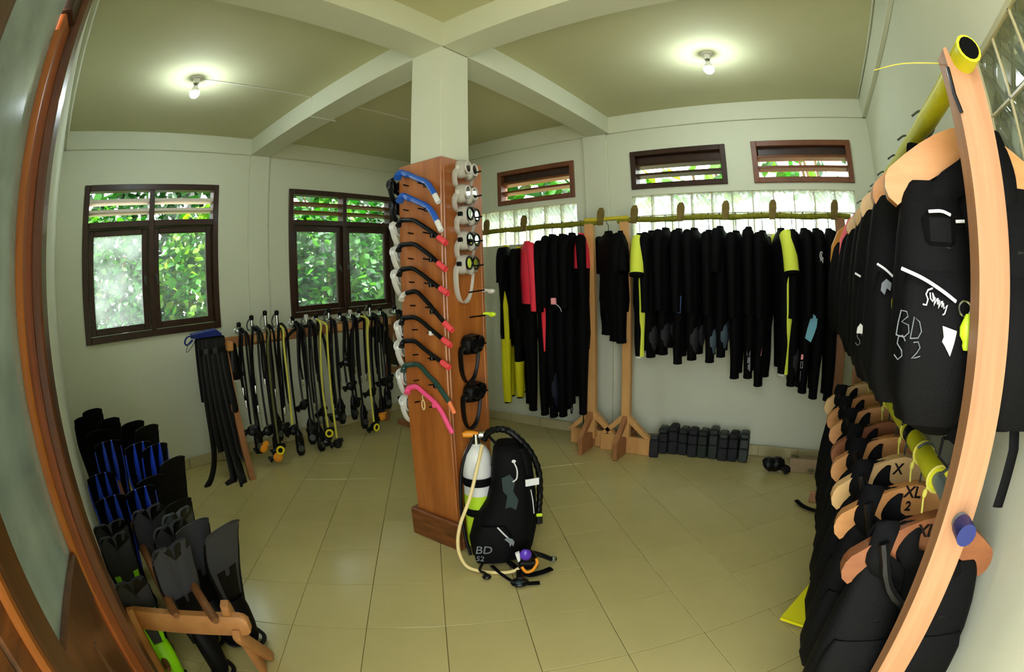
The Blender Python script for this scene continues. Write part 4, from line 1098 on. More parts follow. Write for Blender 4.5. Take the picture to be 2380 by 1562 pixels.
def regulator(label, y, items, knob='black_plastic', seed=0, lift=0.0):
    """first stage sits on the beam, hoses fall to second stages and consoles; items: (kind, dy, z, dx, hose material)"""
    rnd = random.Random(seed)
    t = thing('regulator', label, 'regulator', (TRX, y, TRZ), group='regulators on the trestle')
    MB().cyl((-.03, 0, .028), (.045, 0, .034), .024, 14).cyl((.0, 0, .03), (.0, 0, .075+lift), .017, 12).obj('first_stage', 'chrome', t)
    MB().tube(spline([(-.035, -.028, .03), (-.06, -.028, .05+lift*.6), (-.045, 0, .085+lift), (-.03, .028, .05+lift*.6), (-.03, .028, .03)], 4), .008, 6).obj('yoke', 'chrome' if seed % 2 else 'steel_dark', t)
    MB().tube([(.0, 0, .07+lift), (.0, 0, .082+lift), (.0, 0, .11+lift), (.0, 0, .122+lift)], [.014, .022, .024, .014], 12).obj('yoke_knob', knob, t)
    MB().ell((.03, .02, .032), .022, .022, .018, 10, 6).obj('dust_cap', 'black_plastic', t)
    items = list(items)+[('plain', rnd.uniform(-.07, .07), rnd.uniform(.45, .8), rnd.uniform(-.01, .03), 'rubber') for _ in range(2)]
    for k, (kind, dy, z, dx, hm) in enumerate(items):
        zz = z-TRZ
        o = .05+dx
        top = .045+.02*(k % 2)
        p = [(.02, dy*.15, .03), (.055, dy*.3, top), (o+.02, dy*.65, .005), (o+.01, dy*.9, -.14), (o+rnd.uniform(-.01, .01), dy+rnd.uniform(-.012, .012), zz*.55), (o, dy, zz+.06)]
        h = MB().tube(spline(p, 6), .0112, 8).obj('hose', hm, t)
        c = Vector((o, dy, zz))
        a = rnd.uniform(-.5, .5)
        if kind in ('second', 'octo', 'octo_lime'):
            m = {'second': 'black_plastic', 'octo': 'orange_plastic', 'octo_lime': 'hose_yellow'}[kind]
            mb = MB(); mb.M = Matrix.Translation(c) @ Matrix.Rotation(a, 4, 'Z') @ Matrix.Scale(1.28, 4)
            mb.tube([(-.020, 0, 0), (-.012, 0, 0), (.014, 0, 0), (.024, 0, 0)], [.026, .037, .037, .024], 16)
            mb.box(-.018, .018, .0, .05, .010, .040, b=.006)
            b_ = mb.obj('second_stage', m if kind != 'octo_lime' else 'black_plastic', t)
            mb = MB(); mb.M = Matrix.Translation(c) @ Matrix.Rotation(a, 4, 'Z') @ Matrix.Scale(1.28, 4)
            if kind == 'octo_lime': mb.ring((.026, 0, 0), .027, .008, 'x', 16, 6)
            else: mb.tube([(.023, 0, 0), (.030, 0, 0)], [.022, .014], 14)
            mb.obj('purge_button', 'yellow_plastic' if kind == 'octo_lime' else ('black_plastic' if kind == 'second' else 'orange_plastic'), b_)
            mb = MB(); mb.M = Matrix.Translation(c) @ Matrix.Rotation(a, 4, 'Z') @ Matrix.Scale(1.28, 4)
            mb.tube(spline([(-.01, -.025, -.008), (-.012, -.05, -.012), (-.012, -.068, -.02)], 3), [.013]*4+[.018]*3, 10, flat=1.5)
            mb.obj('mouthpiece', 'rubber', b_)
        elif kind == 'console':
            mb = MB(); mb.M = Matrix.Translation(c) @ Matrix.Rotation(a, 4, 'Z') @ Matrix.Scale(1.28, 4)
            mb.loft([[(.020*math.cos(q)*f2, f*math.sin(q), zc) for q in [2*PI*j/14 for j in range(14)]] for zc, f, f2 in ((.06, .012, .6), (.02, .030, 1), (-.05, .036, 1.1), (-.12, .036, 1.1), (-.15, .022, .8))][::-1])
            b_ = mb.obj('console', 'rubber', t)
            for dz in (-.01, -.09):
                mb = MB(); mb.M = Matrix.Translation(c) @ Matrix.Rotation(a, 4, 'Z') @ Matrix.Scale(1.28, 4)
                mb.cyl((.018, 0, dz), (.027, 0, dz), .026, 14); mb.obj('gauge', 'steel_dark' if dz < -.05 else 'black_plastic', b_)
        elif kind in ('inflator', 'plain'):
            MB().tube([c+Vector((0, 0, .06)), c+Vector((0, 0, .0)), c+Vector((0, 0, -.02))], [.009, .011, .006], 8).obj('inflator_plug', 'chrome', t)
    return t
K = 'rubber'
regulator('regulator with boxy console, nearest the strap end of the trestle', 1.70, [('second', -.03, .40, .04, K), ('console', .02, .36, .05, K), ('octo', .05, .22, .06, K)], seed=1)
regulator('regulator with orange octopus hanging lowest near the strap end', 1.84, [('second', .0, .36, .05, K), ('octo', .04, .10, .09, K), ('inflator', -.05, .55, .0, K), ('console', .08, .24, .03, K)], seed=2, lift=.05)
regulator('regulator with lime-green second stage near the floor', 1.99, [('octo_lime', -.08, .17, .10, 'hose_olive'), ('second', .04, .34, .04, K), ('console', -.02, .42, .03, K)], seed=3, lift=.08)
regulator('regulator with olive yellow hose in front of the pilaster', 2.12, [('second', .0, .30, .05, 'hose_yellow'), ('console', .06, .22, .04, K), ('inflator', .02, .50, .0, K)], seed=4, lift=.07)
regulator('regulator with single second stage half way up, near the pilaster', 2.30, [('second', -.02, .52, .04, K), ('console', .03, .30, .05, K), ('second', .09, .26, .03, K)], seed=5)
regulator('regulator with white yoke cover and long black hoses', 2.46, [('console', -.03, .20, .05, K), ('second', .05, .40, .03, K), ('second', .02, .10, .08, K)], seed=6, knob='silicone')
regulator('regulator with yellow hose and lowest black second stage', 2.58, [('second', .02, .055, .10, 'hose_yellow'), ('octo_lime', -.06, .19, .08, 'hose_yellow'), ('second', .10, .34, .02, K)], seed=7)
regulator('regulator with console before the middle of the second window', 2.74, [('console', .0, .42, .04, K), ('second', -.06, .32, .05, K), ('inflator', .05, .6, .0, K)], seed=8, lift=.04)
regulator('regulator with two second stages hanging high', 2.88, [('second', .0, .86, .02, K), ('second', .02, .60, .04, K), ('console', .04, .42, .02, K)], seed=9)
regulator('regulator with dense hoses and black console', 3.02, [('console', .0, .30, .05, K), ('second', -.06, .40, .03, K), ('inflator', .05, .62, .0, K)], seed=10, knob='silicone')
regulator('regulator with yellow ringed octopus hanging over the floor', 3.14, [('octo_lime', -.05, .12, .13, 'hose_yellow'), ('second', .02, .48, .04, 'hose_yellow'), ('console', .06, .28, .03, K)], seed=11)
regulator('regulator with looped hoses and small orange octopus', 3.29, [('octo', -.03, .19, .07, K), ('console', .0, .34, .05, K), ('second', .07, .56, .03, K)], seed=12, lift=.05)
regulator('regulator with two hose ends reaching half way down', 3.44, [('second', .0, .58, .04, K), ('console', -.05, .44, .04, K), ('inflator', .03, .5, .0, K)], seed=13)
regulator('last regulator on the trestle, partly behind the column', 3.66, [('second', .0, .34, .05, K), ('console', .06, .24, .06, K), ('inflator', .03, .6, .0, K)], seed=14)
# black arcs of coiled hose lying over the beam
for k, (y0, y1, lb) in enumerate(((2.15, 2.62, 'black hose arched over the beam before the pilaster'), (2.95, 3.42, 'black hose arched over the beam by the middle battens'))):
    pts = spline([(TRX+.085, y0-.03, .62), (TRX+.08, y0, 1.10), (TRX+.075, y0+.08, 1.24), (TRX+.07, (y0+y1)/2, 1.285), (TRX+.075, y1-.08, 1.24), (TRX+.08, y1, 1.08), (TRX+.085, y1+.04, .56)], 6)
    tt = thing('coiled_hose', lb, 'hose', (TRX, (y0+y1)/2, 1.27), group='loose hoses on the trestle')
    MB().tube([p-Vector((TRX, (y0+y1)/2, 1.27)) for p in pts], .016, 8).obj('hose', 'rubber', tt)
    e = pts[-1]-Vector((TRX, (y0+y1)/2, 1.27))
    MB().ell(e-Vector((0, 0, .05)), .025, .032, .06, 10, 8).obj('end_fitting', 'black_plastic', tt)
# folded olive cover hanging behind the far regulators
tt = thing('cloth_cover', 'dark olive cloth hung over the far end of the trestle', 'cloth', (TRX+.03, 3.3, 1.2))
MB().prism([(-.10, .02), (.10, .0), (.28, -.22), (.42, -.38), (.40, -.52), (.20, -.46), (.12, -.24), (-.04, -.10)], lambda u, v, w: (w+.008*math.sin(u*18), u, v), -.006, .006).obj('cloth', 'hose_olive_dark', tt, 0)

# ---------------------------------------------------------------- weight belts and the blue strap at the near end of the trestle
BEL = ['outermost black weight belt, trailing on the floor by the wall', 'wide black weight belt second from the wall end', 'black weight belt with pale edge in the middle of the bunch', 'black weight belt hanging to the floor beside the leg', 'glossy black weight belt nearest the trestle leg', 'black weight belt ending in a curled tip']
BD = [(1.27, [(.03, 0, 0), (.055, -.01, -.4), (.07, -.02, -.85), (.075, -.05, -1.05), (.09, -.12, -1.19), (.10, -.20, -1.265)], .022),
      (1.315, [(.03, 0, 0), (.06, 0, -.4), (.08, -.01, -.8), (.085, 0, -.98)], .030),
      (1.36, [(.035, 0, .005), (.07, 0, -.4), (.10, .005, -.8), (.13, .01, -1.1), (.16, -.01, -1.23), (.20, -.10, -1.262)], .030),
      (1.405, [(.035, 0, .005), (.08, .0, -.4), (.12, .01, -.8), (.17, .02, -1.12), (.24, .01, -1.25), (.33, -.02, -1.266)], .032),
      (1.45, [(.04, 0, .0), (.085, .01, -.4), (.13, .03, -.8), (.16, .03, -1.0), (.19, .07, -1.08)], .028),
      (1.49, [(.04, 0, .0), (.09, .01, -.35), (.13, .02, -.6), (.13, .01, -.72)], .026)]
for (y, pts, w), lb in zip(BD, BEL):
    tt = thing('weight_belt', lb, 'belt', (TRX, y, TRZ), group='weight belts over the trestle end')
    P = [Vector(p) for p in pts]
    over = [Vector((-.05, 0, -.55)), Vector((-.04, 0, -.10)), Vector((-.02, 0, .012)), Vector((.02, 0, .014))]
    MB().tube(spline(over+[Vector((p.x+.02, p.y, p.z-.012)) for p in P], 5), w*1.3, 8, flat=.12, up=(0, 1, 0)).obj('webbing', 'rubber', tt)
    MB().box(-.02+.045, .035+.045, -w*.9, w*.9, -.12, -.07, b=.004).obj('buckle', 'steel_dark' if y in (1.315, 1.405) else 'black_plastic', tt)
tt = thing('blue_strap', 'folded navy blue strap with wire buckle on the near end of the trestle', 'strap', (TRX+.03, 1.30, TRZ+.03))
MB().loft([[(x, y+dy, z) for x, z in ((-.04, .0), (.04, .0), (.045, .045+dz), (-.045, .055+dz))] for y, dy, dz in ((-.10, 0, -.01), (.02, 0, .0), (.14, 0, .01), (.19, 0, -.03))]).obj('pouch', 'webbing_navy', tt, 0)
MB().tube(spline([(.03, -.10, .03), (.04, -.16, .02), (.045, -.185, -.02), (.03, -.16, -.045), (.02, -.10, -.01)], 4), .014, 8, flat=.5).obj('loop', 'webbing_navy', tt)
MB().tube(spline([(.04, -.15, -.03), (.05, -.18, -.09), (.05, -.165, -.10), (.045, -.10, -.04), (.04, -.09, -.02)], 3), .004, 6).obj('wire_buckle', 'steel_dark', tt)
tt = thing('dry_bag', 'small black rubber bag hanging under the end block of the trestle', 'bag', (TRX+.03, 1.60, TRZ-.06))
MB().loft([[(hx*math.cos(a), cy+hy*math.sin(a), z) for a in [2*PI*j/14 for j in range(14)]] for z, hx, hy, cy in ((-.34, .02, .05, .02), (-.32, .045, .09, .01), (-.22, .05, .075, .0), (-.10, .04, .05, .0), (.0, .025, .04, .0))]).obj('bag', 'rubber', tt, 50)
MB().box(.028, .036, -.05, .09, -.345, -.30, b=.003).obj('clear_flap', 'clear_silicone', tt, 0)

# ---------------------------------------------------------------- vest rack on the right: two posts, two pipes
PX, PY = .441, .985
UZ0, UZ1, LZ0, LZ1 = 2.115, 2.07, 1.175, 1.12           # pipe heights at the near and the far end
PIPE_X = .445
PY1 = 3.45
rack = thing('vest_rack', 'tall timber rack with yellow wrapped pipes along the near side wall', 'rack', (PX, PY, 0))
MB().prism([(-.042, 0), (.042, 0), (.042, 2.135), (.030, 2.142), (.020, 2.098), (-.024, 2.098), (-.032, 2.142), (-.042, 2.135)], lambda u, v, w: (u, w, v), -.03, .03).obj('post', 'post_wood', rack, 0)
MB().box(-.042, .042, PY1-PY-.03, PY1-PY+.03, .0, 2.10, b=.006).obj('post', 'post_wood', rack, 0)
for y in (0, PY1-PY):
    MB().box(-.24, .24, y+.031, y+.07, .0, .09, b=.006).obj('foot_board', 'post_wood', rack, 0)
def pz(y, lower): 
    t_ = (y-.9)/(3.9-.9)
    return (LZ0+(LZ1-LZ0)*t_) if lower else (UZ0+(UZ1-UZ0)*t_)
ox, oy = PIPE_X-PX, -PY
def ppt(y, lower): return (ox, y+oy, pz(y, lower))
MB().tube([ppt(.895+.122*i, False) for i in range(22)], [.031+.0018*math.sin(i*2.1) for i in range(22)], 14).obj('upper_pipe', 'pvc_yellow', rack)
MB().tube([ppt(.890, False), ppt(.896, False)], [.0245, .0245], 14).obj('pipe_mouth', 'dark_hole', rack)
MB().tube([ppt(y, True) for y in (.90, 1.4, 2.2, 3.55)], .022, 14).obj('lower_pipe', 'pvc', rack)
MB().tube([ppt(1.20+.095*i, True) for i in range(22)], [.033+.002*math.sin(i*1.9) for i in range(22)], 14).obj('pipe_wrap', 'pvc_yellow', rack)
MB().tube([ppt(.885, True), ppt(.935, True)], [.0255, .0255], 14).obj('pipe_cap', 'pvc_blue', rack)
MB().tube([ppt(1.55, True), ppt(1.62, True)], [.036, .036], 14).ell(Vector(ppt(1.58, True))+Vector((-.03, 0, .0)), .012, .012, .012, 8, 6).obj('black_clamp', 'black_plastic', rack)
MB().tube(spline([Vector(ppt(1.03, False))+Vector((-.022, 0, .022)), Vector(ppt(1.12, False))+Vector((-.12, -.02, .045)), Vector(ppt(1.2, False))+Vector((-.19, -.03, .055))], 4), .0016, 5).obj('loose_tie', 'twine', rack)
MB().tube([(-.046, -.033, 2.09), (-.048, -.034, 2.03), (-.040, -.034, 1.99)], .005, 6).obj('black_tie', 'black_plastic', rack)

# ---------------------------------------------------------------- buoyancy vests on wooden hangers
def hanger_poly(hw=.245, w=.098, drop=.115, n=10):
    """boomerang outline of a thick coat hanger with rounded ends"""
    top, bot = [], []
    for i in range(n+1):
        u = -1+2*i/n
        z = -drop*(abs(u)**1.6)
        top.append((u*hw, z)); bot.append((u*hw*.94, z-w*(1-.10*abs(u))))
    l0, l1 = top[0], bot[0]; r0, r1 = top[-1], bot[-1]
    lc = [(l0[0]-.012, l0[1]-.020), (l0[0]-.016, l0[1]-.046), (l0[0]-.008, l0[1]-.070)]
    rc = [(-x, z) for x, z in lc]
    return top+rc+bot[::-1]+lc[::-1]
HP = hanger_poly()
HD_ = [(0, 0), (.10, -.015), (.18, -.07), (.225, -.16), (.235, -.25), (.215, -.29), (.18, -.285), (.155, -.20), (.115, -.125), (.05, -.095), (0, -.092)]
HDROOP = [(-x, z) for x, z in HD_[::-1]][1:]+HD_[1:-1]          # long drooping hanger outline
def bcd(label, y, lower, hang_m='hanger_wood', rotz=0.0, dx=0.0, group=None, length=.74, seed=0, size=None, narrow=1.0, shift=0.0, tails=False, droop=False, hn=1.0):
    """vest on its hanger: origin on the pipe, local -Y is the front"""
    rnd = random.Random(seed)
    zr = pz(y, lower)
    t = thing('dive_vest', label, 'dive vest', (PIPE_X+dx, y, zr), rotz, group)
    hz = -.080
    hg = MB().prism(HDROOP if droop else HP, lambda u, v, w: (u*hn, w, v*(.5+.5*hn)+hz), -.021, .021).obj('hanger', hang_m, t, 30)
    MB().tube(spline([(0, 0, hz-.01), (0, 0, -.046), (.010, .0, -.040), (.038, 0, -.01), (.034, 0, .022), (.0, 0, .042), (-.034, 0, .024)], 4), .004, 6).obj('hook', 'steel_dark', hg)
    if size:
        for ln, (sx, sz, ss) in size.items():
            lettering(ln, 'ink', hg, (sx, -.0225, sz), (R(90), 0, 0), ss, bold=.001)
    n = 20
    def sec(hx, hy, z, cx=0.0, cy=0.0, e=.75):
        return [(cx+hx*math.copysign(abs(math.cos(a))**e, math.cos(a)), cy+hy*math.copysign(abs(math.sin(a))**e, math.sin(a)), z) for a in [2*PI*j/n for j in range(n)]]
    k = length/.80
    Z = lambda v: v*k
    nw = narrow
    MB().loft([sec(.05*nw, .02, Z(-.88), 0, .03), sec(.14*nw, .035, Z(-.84), 0, .03), sec(.20*nw, .045, Z(-.72), 0, .03), sec(.20*nw, .045, Z(-.54), 0, .03), sec(.18*nw, .04, Z(-.38), 0, .03), sec(.16*nw, .03, Z(-.27), 0, .02), sec(.12*nw, .012, Z(-.22), 0, .028)]).obj('back_panel', 'nylon_dark', t, 60)
    for s in (-1, 1):
        w = rnd.uniform(-.012, .012)
        MB().loft([sec(.040*nw, .025, Z(-.865)+w, s*.10*nw, -.02), sec(.100*nw, .050, Z(-.825)+w, s*.125*nw, -.03), sec(.124*nw, .066, Z(-.73), s*.134*nw, -.035), sec(.126*nw, .068, Z(-.60), s*.134*nw, -.035), sec(.116*nw, .060, Z(-.48), s*.138*nw, -.03), sec(.100*nw, .050, Z(-.38), s*.140*nw, -.02), sec(.085*nw, .036, Z(-.29), s*.135*nw, -.01), sec(.07*nw, .022, Z(-.24), s*.13*nw, -.004)]).obj('front_panel', 'nylon', t, 60)
        st = spline([(s*.115*nw, -.030, Z(-.36)), (s*.10*nw, -.036, -.25), (s*.050*nw+shift, -.034, hz-.090-abs(shift)*.2), (s*.035*nw+shift, 0, hz+.012-abs(shift)*.32), (s*.050*nw+shift, .034, hz-.07-abs(shift)*.2), (s*.10*nw, .045, -.28), (s*.10*nw, .05, -.42)], 4)
        MB().tube(st, .036, 8, flat=.22, up=(1, 0, 0)).obj('shoulder_strap', 'nylon_dark', t, 60)
        MB().loft([sec(.075*nw, .02, Z(-.835), s*.135*nw, -.083), sec(.105*nw, .032, Z(-.76), s*.137*nw, -.092), sec(.108*nw, .033, Z(-.62), s*.137*nw, -.094), sec(.102*nw, .026, Z(-.52), s*.138*nw, -.088), sec(.085*nw, .012, Z(-.47), s*.138*nw, -.080)]).obj('pocket', 'nylon', t, 60)
        if (tails and s > 0) or lower: MB().tube([(s*.15*nw, -.02, Z(-.80)), (s*.16*nw, -.05, Z(-.90)), (s*.155*nw, -.055, Z(-1.02)-.05*rnd.random())], .018, 8, flat=.2, up=(1, 0, 0)).obj('waist_strap', 'nylon_dark', t)
        MB().box(s*.12*nw-.022, s*.12*nw+.022, -.075, -.05, Z(-.43), Z(-.40), b=.004).obj('strap_buckle', 'black_plastic', t)
    if tails: MB().tube(spline([(-.03, -.05, Z(-.82)), (-.04, -.065, Z(-.86)), (-.05, -.06, Z(-.885))], 3), .026, 8, flat=.2, up=(1, 0, 0)).obj('crotch_strap', 'nylon_dark', t)
    if tails: MB().tube([(-.08, -.06, Z(-.875)), (-.082, -.062, Z(-.925)), (-.05, -.064, Z(-.95)), (-.018, -.062, Z(-.925)), (-.02, -.06, Z(-.875)), (-.08, -.06, Z(-.875))], .005, 6).obj('d_ring', 'black_plastic', t)
    hp = spline([(-.05*nw+shift, -.045, hz-.06), (-.02*nw+shift*.8, -.075, -.26), (.005*nw, -.10, -.36), (.01*nw, -.11, -.48), (.0*nw, -.115, -.58)], 5)
    MB().tube(hp, [.016+.002*math.sin(i*2.5) for i in range(len(hp))], 8).obj('inflator_hose', 'rubber', t)
    MB().box(-.018, .018, -.135, -.10, -.655, -.58, b=.006).ell((0, -.137, -.61), .010, .006, .010, 8, 6).obj('inflator', 'black_plastic', t)
    return t

def pipe_line(t, pts, m='white_print', r=.0045, nm='piping'):
    return MB().tube(spline(pts, 4), r, 6).obj(nm, m, t)

# near upper vest, facing the room
v = bcd('nearest black vest on the upper pipe, with sunny script and BD lettering', 1.185, False, 'hanger_wood', R(-4), dx=.045, seed=1, tails=True, shift=.05)
FY = -.1285
pipe_line(v, [(-.243, -.110, -.432), (-.19, -.124, -.451), (-.139, -.126, -.475), (-.102, -.122, -.495)])
MB().box(-.175, -.085, -.085, -.04, -.385, -.300, b=.016).obj('strobe_pouch', 'nylon', v)
pipe_line(v, [(-.16, -.088, -.304), (-.125, -.090, -.302), (-.100, -.088, -.309)], r=.004)
pipe_line(v, [(-.086, -.085, -.322), (-.061, -.085, -.320)], r=.004)
sf = lambda u, v_: (u, FY, v_)
def script(dx, dz, k):
    L = [[(.030, .048), (.012, .042), (.004, .028), (.012, .012), (.006, -.006), (-.008, -.004)],
         [(.020, .034), (.022, .016), (.030, .006), (.036, .022), (.030, .034), (.034, .010)],
         [(.040, .020), (.036, -.006), (.048, .016), (.052, .018), (.050, -.002)],
         [(.058, .012), (.054, -.014), (.066, .008), (.070, .010), (.068, -.010)],
         [(.074, .004), (.076, -.014), (.090, -.002), (.080, -.030), (.072, -.034)]]
    return [[(dx+u*k, dz+v_*k) for u, v_ in l] for l in L]
strokes(script(-.186, -.502, .66), 'white_print', v, sf, .0019)
def marker(w):                                    # hand-lettered outlines B D / S 2
    return {'B': [[(0, 0), (.004, .028), (.010, .052), (.024, .050), (.028, .040), (.012, .028), (.030, .022), (.032, .006), (.020, -.004), (0, 0)]],
            'D': [[(0, 0), (.008, .046), (.022, .036), (.028, .016), (.020, .002), (0, 0)]],
            'S': [[(.026, .034), (.018, .046), (.008, .042), (.006, .028), (.018, .014), (.020, .002), (.010, -.006), (0, .004)]],
            '2': [[(.004, .034), (.016, .036), (.022, .024), (.014, .012), (.002, .0), (.012, .002), (.024, .006)]],
            '4': [[(.020, .0), (.018, .040), (.0, .014), (.028, .016)]]}[w]
def mark(t, w, x, z, k=1.0, y=FY, m='grey_print', r=.0014):
    strokes([[(x+u*k, z+q*k) for u, q in l] for l in marker(w)], m, t, lambda u, q: (u, y, q), r)
mark(v, 'B', -.256, -.572); mark(v, 'D', -.220, -.578); mark(v, 'S', -.258, -.618); mark(v, '2', -.215, -.620)
MB().prism([(-.138, -.547), (-.099, -.556), (-.104, -.58), (-.113, -.610), (-.128, -.590), (-.137, -.580), (-.133, -.570)], lambda u, v_, w: (u, w, v_), -.133, -.129).obj('white_tag', 'white_plastic', v, 0)
MB().ring((-.080, -.132, -.508), .016, .0022, 'y', 16, 5).obj('ring', 'chrome', v)
MB().loft([[(-.072+q*math.cos(a), -.140+q*.7*math.sin(a), z) for a in [2*PI*j/12 for j in range(12)]] for q, z in ((.009, -.594), (.013, -.585), (.012, -.577), (.021, -.564), (.022, -.546), (.014, -.531), (.006, -.518))]).obj('lime_keeper', 'lime_plastic', v, 60)

UPL = 'vests on the upper pipe'
v2 = bcd('second black vest on the upper pipe, with yellow whistle bulb', 1.42, False, 'hanger_wood', R(2), dx=-.005, seed=2, group=UPL, hn=.82)
pipe_line(v2, [(-.232, -.115, -.415), (-.21, -.124, -.428), (-.188, -.127, -.445)], r=.0035)
MB().prism([(-.222, -.463), (-.208, -.452), (-.193, -.462), (-.196, -.482), (-.207, -.475), (-.214, -.492), (-.225, -.482)], lambda u, v_, w: (u, w, v_), -.131, -.127).obj('emblem', 'grey_print', v2, 0)
MB().loft([[(-.176+q*math.cos(a), -.138+q*.7*math.sin(a), z) for a in [2*PI*j/12 for j in range(12)]] for q, z in ((.008, -.545), (.016, -.538), (.019, -.522), (.019, -.503), (.012, -.487), (.005, -.480))]).obj('whistle_bulb', 'yellow_plastic', v2, 60)
MB().tube(spline([(-.176, -.138, -.482), (-.172, -.130, -.44), (-.164, -.12, -.412)], 3), .0025, 5).ell((-.164, -.125, -.410), .006, .005, .009, 8, 6).obj('cord', 'white_print', v2)
v3 = bcd('third black vest on the upper pipe, marked S4 in grey', 1.68, False, 'hanger_wood_pale', R(-3), dx=-.01, seed=3, group=UPL, hn=.82)
pipe_line(v3, [(-.25, -.11, -.434), (-.231, -.118, -.444)], r=.0035)
mark(v3, 'S', -.245, -.650, .8); mark(v3, '4', -.215, -.650, .8)
MB().prism([(-.243, -.617), (-.216, -.617), (-.218, -.597), (-.231, -.586), (-.241, -.60)], lambda u, v_, w: (u, w, v_), -.133, -.129).obj('white_tab', 'white_plastic', v3, 0)
MB().prism([(-.215, -.49), (-.190, -.495), (-.190, -.60), (-.216, -.59)], lambda u, v_, w: (u, w, v_), -.131, -.127).obj('teal_panel', 'teal_panel', v3, 0)
bcd('fourth black vest on the upper pipe, pale hanger', 1.95, False, 'hanger_wood_pale', R(3), dx=-.005, seed=4, group=UPL, hn=.82)
bcd('fifth black vest on the upper pipe, pale hanger', 2.25, False, 'hanger_wood_pale', R(-2), dx=-.01, seed=5, group=UPL, hn=.82)
for k, (y, lb) in enumerate(((2.52, 'first of the vests on red hangers'), (2.68, 'middle of the vests on red hangers'), (2.84, 'third of the vests on red hangers'))):
    bcd(lb, y, False, 'hanger_red', R(2*k-2), dx=-.012+.012*k, seed=20+k, group=UPL, length=.72, droop=True)
bcd('vest on the broad orange hanger at the far end of the upper pipe', 3.06, False, 'hanger_orange', R(6), dx=-.03, seed=25, group=UPL, length=.72, droop=True)

LOW = 'vests on the lower pipe'
bcd('nearest vest on the lower pipe, brown hanger lettered XL', 1.17, True, 'hanger_wood_red', R(6), dx=.02, seed=30, shift=-.118, group=LOW, size={'XL': (-.035, -.122, .05)})
bcd('second vest on the lower pipe, hanger lettered XL2', 1.38, True, 'hanger_wood', R(-4), dx=.0, seed=31, shift=-.118, group=LOW, size={'XL': (-.02, -.105, .05), '2': (-.025, -.150, .042)})
bcd('third vest on the lower pipe, hanger marked X', 1.63, True, 'hanger_wood_pale', R(4), dx=-.01, seed=32, shift=-.118, group=LOW, size={'X': (-.02, -.125, .055)})
bcd('fourth vest on the lower pipe, orange-brown hanger', 1.86, True, 'hanger_wood', R(-3), dx=-.005, seed=33, shift=-.118, group=LOW)
bcd('fifth vest on the lower pipe, dark reddish hanger', 2.08, True, 'hanger_wood_red', R(3), dx=.0, seed=34, shift=-.118, group=LOW)
bcd('sixth vest on the lower pipe, pale yellow hanger', 2.34, True, 'hanger_wood', R(-5), dx=.0, seed=35, shift=-.118, group=LOW)
bcd('seventh vest on the lower pipe, hanger marked with a seven', 2.62, True, 'hanger_wood', R(3), dx=-.005, seed=36, shift=-.118, group=LOW, size={'7': (.05, -.135, .05)})
bcd('last vest on the lower pipe, palest hanger', 2.92, True, 'hanger_wood_pale', R(-2), dx=-.01, seed=37, shift=-.118, group=LOW)
# twine tying the hangers to the lower pipe
for k, y in enumerate((1.17, 1.38, 1.63, 2.08, 2.62)):
    z = pz(y, True)
    t = thing('twine_tie', ('pale twine tying the nearest lower hanger to its pipe', 'pale twine tying the second lower hanger to its pipe', 'pale twine tying the third lower hanger to its pipe', 'pale twine tying the fifth lower hanger to its pipe', 'pale twine tying the seventh lower hanger to its pipe')[k], 'twine', (PIPE_X, y+.03, z), group='twine ties on the lower pipe')
    MB().ring((0, 0, 0), .036, .0045, 'y', 16, 6).obj('loop', 'twine', t)
    MB().tube(spline([(-.03, 0, -.02), (-.034, 0, -.05), (-.03, -.02, -.10), (-.035, -.04, -.13)], 4), .0032, 6).ell((-.033, 0, -.04), .008, .008, .014, 8, 6).obj('tail', 'twine', t)

# yellow fin and strap ends on the floor below the vests
t = thing('yellow_fin', 'bright yellow fin tip sticking out under the lower vests', 'fin', (.30, 2.28, 0), R(163))
MB().loft([[(x, y, z) for x, y, z in ((-w, l, .015+h), (w, l, .015+h), (w, l, .030+h), (-w, l, .030+h))] for l, w, h in ((-.10, .04, .03), (.0, .05, .025), (.12, .065, .015), (.28, .082, .0), (.30, .080, .0))]).obj('blade', 'fin_yellow', t, 0)
MB().loft([[(hx*math.cos(a), y, .05+hz*math.sin(a)) for a in [2*PI*j/12 for j in range(12)]] for y, hx, hz in ((-.34, .04, .03), (-.28, .055, .048), (-.14, .05, .045), (-.06, .045, .03))]).obj('foot_pocket', 'fin_black', t)
tag(MB().tube(spline([(.30, 3.30, .03), (.24, 3.32, .022), (.16, 3.38, .018), (.10, 3.46, .02)], 4), .022, 8, flat=.4).obj('strap_end', 'nylon_dark', None), 'black strap end lying on the floor beyond the lower vests', 'strap')

# ---------------------------------------------------------------- fin rack in the near corner
rack = thing('fin_rack', 'low wooden fin rack with round bars near the glazed door', 'rack', (-1.72, .17, 0))
def rod(a, b, r, m, nm, n=10, flat=1.0, parent=rack):
    o = Vector((-1.72, .17, 0))
    a, b = Vector(a)-o, Vector(b)-o
    d = (b-a)
    return MB().tube([a, a+d*.012, a+d*.5, b-d*.012, b], [r*.7, r, r, r, r*.7], n, flat=flat).obj(nm, m, parent)
cb = MB()
A, B = Vector((-1.885, -.07, .43)), Vector((-1.56, .405, .42))
d = (B-A).normalized(); nrm = Vector((-d.y, d.x, 0))
def plank(A, B, hw, hh, nm, m, round_end=True):
    d = (B-A).normalized(); side = Vector((0, 0, 1)).cross(d).normalized(); up_ = d.cross(side)
    o = Vector((-1.72, .17, 0)); rings = []
    L = (B-A).length
    for s_, k in ((0, .55), (.012, .85), (.035, 1), (L-.035, 1), (L-.012, .85), (L, .55)):
        p = A+d*s_-o
        rings.append([p+side*(hw*a)+up_*(hh*b*k) for a, b in ((-1, -.85), (-.8, -1), (.8, -1), (1, -.85), (1, .85), (.8, 1), (-.8, 1), (-1, .85))])
    return MB().loft(rings).obj(nm, m, rack, 40)
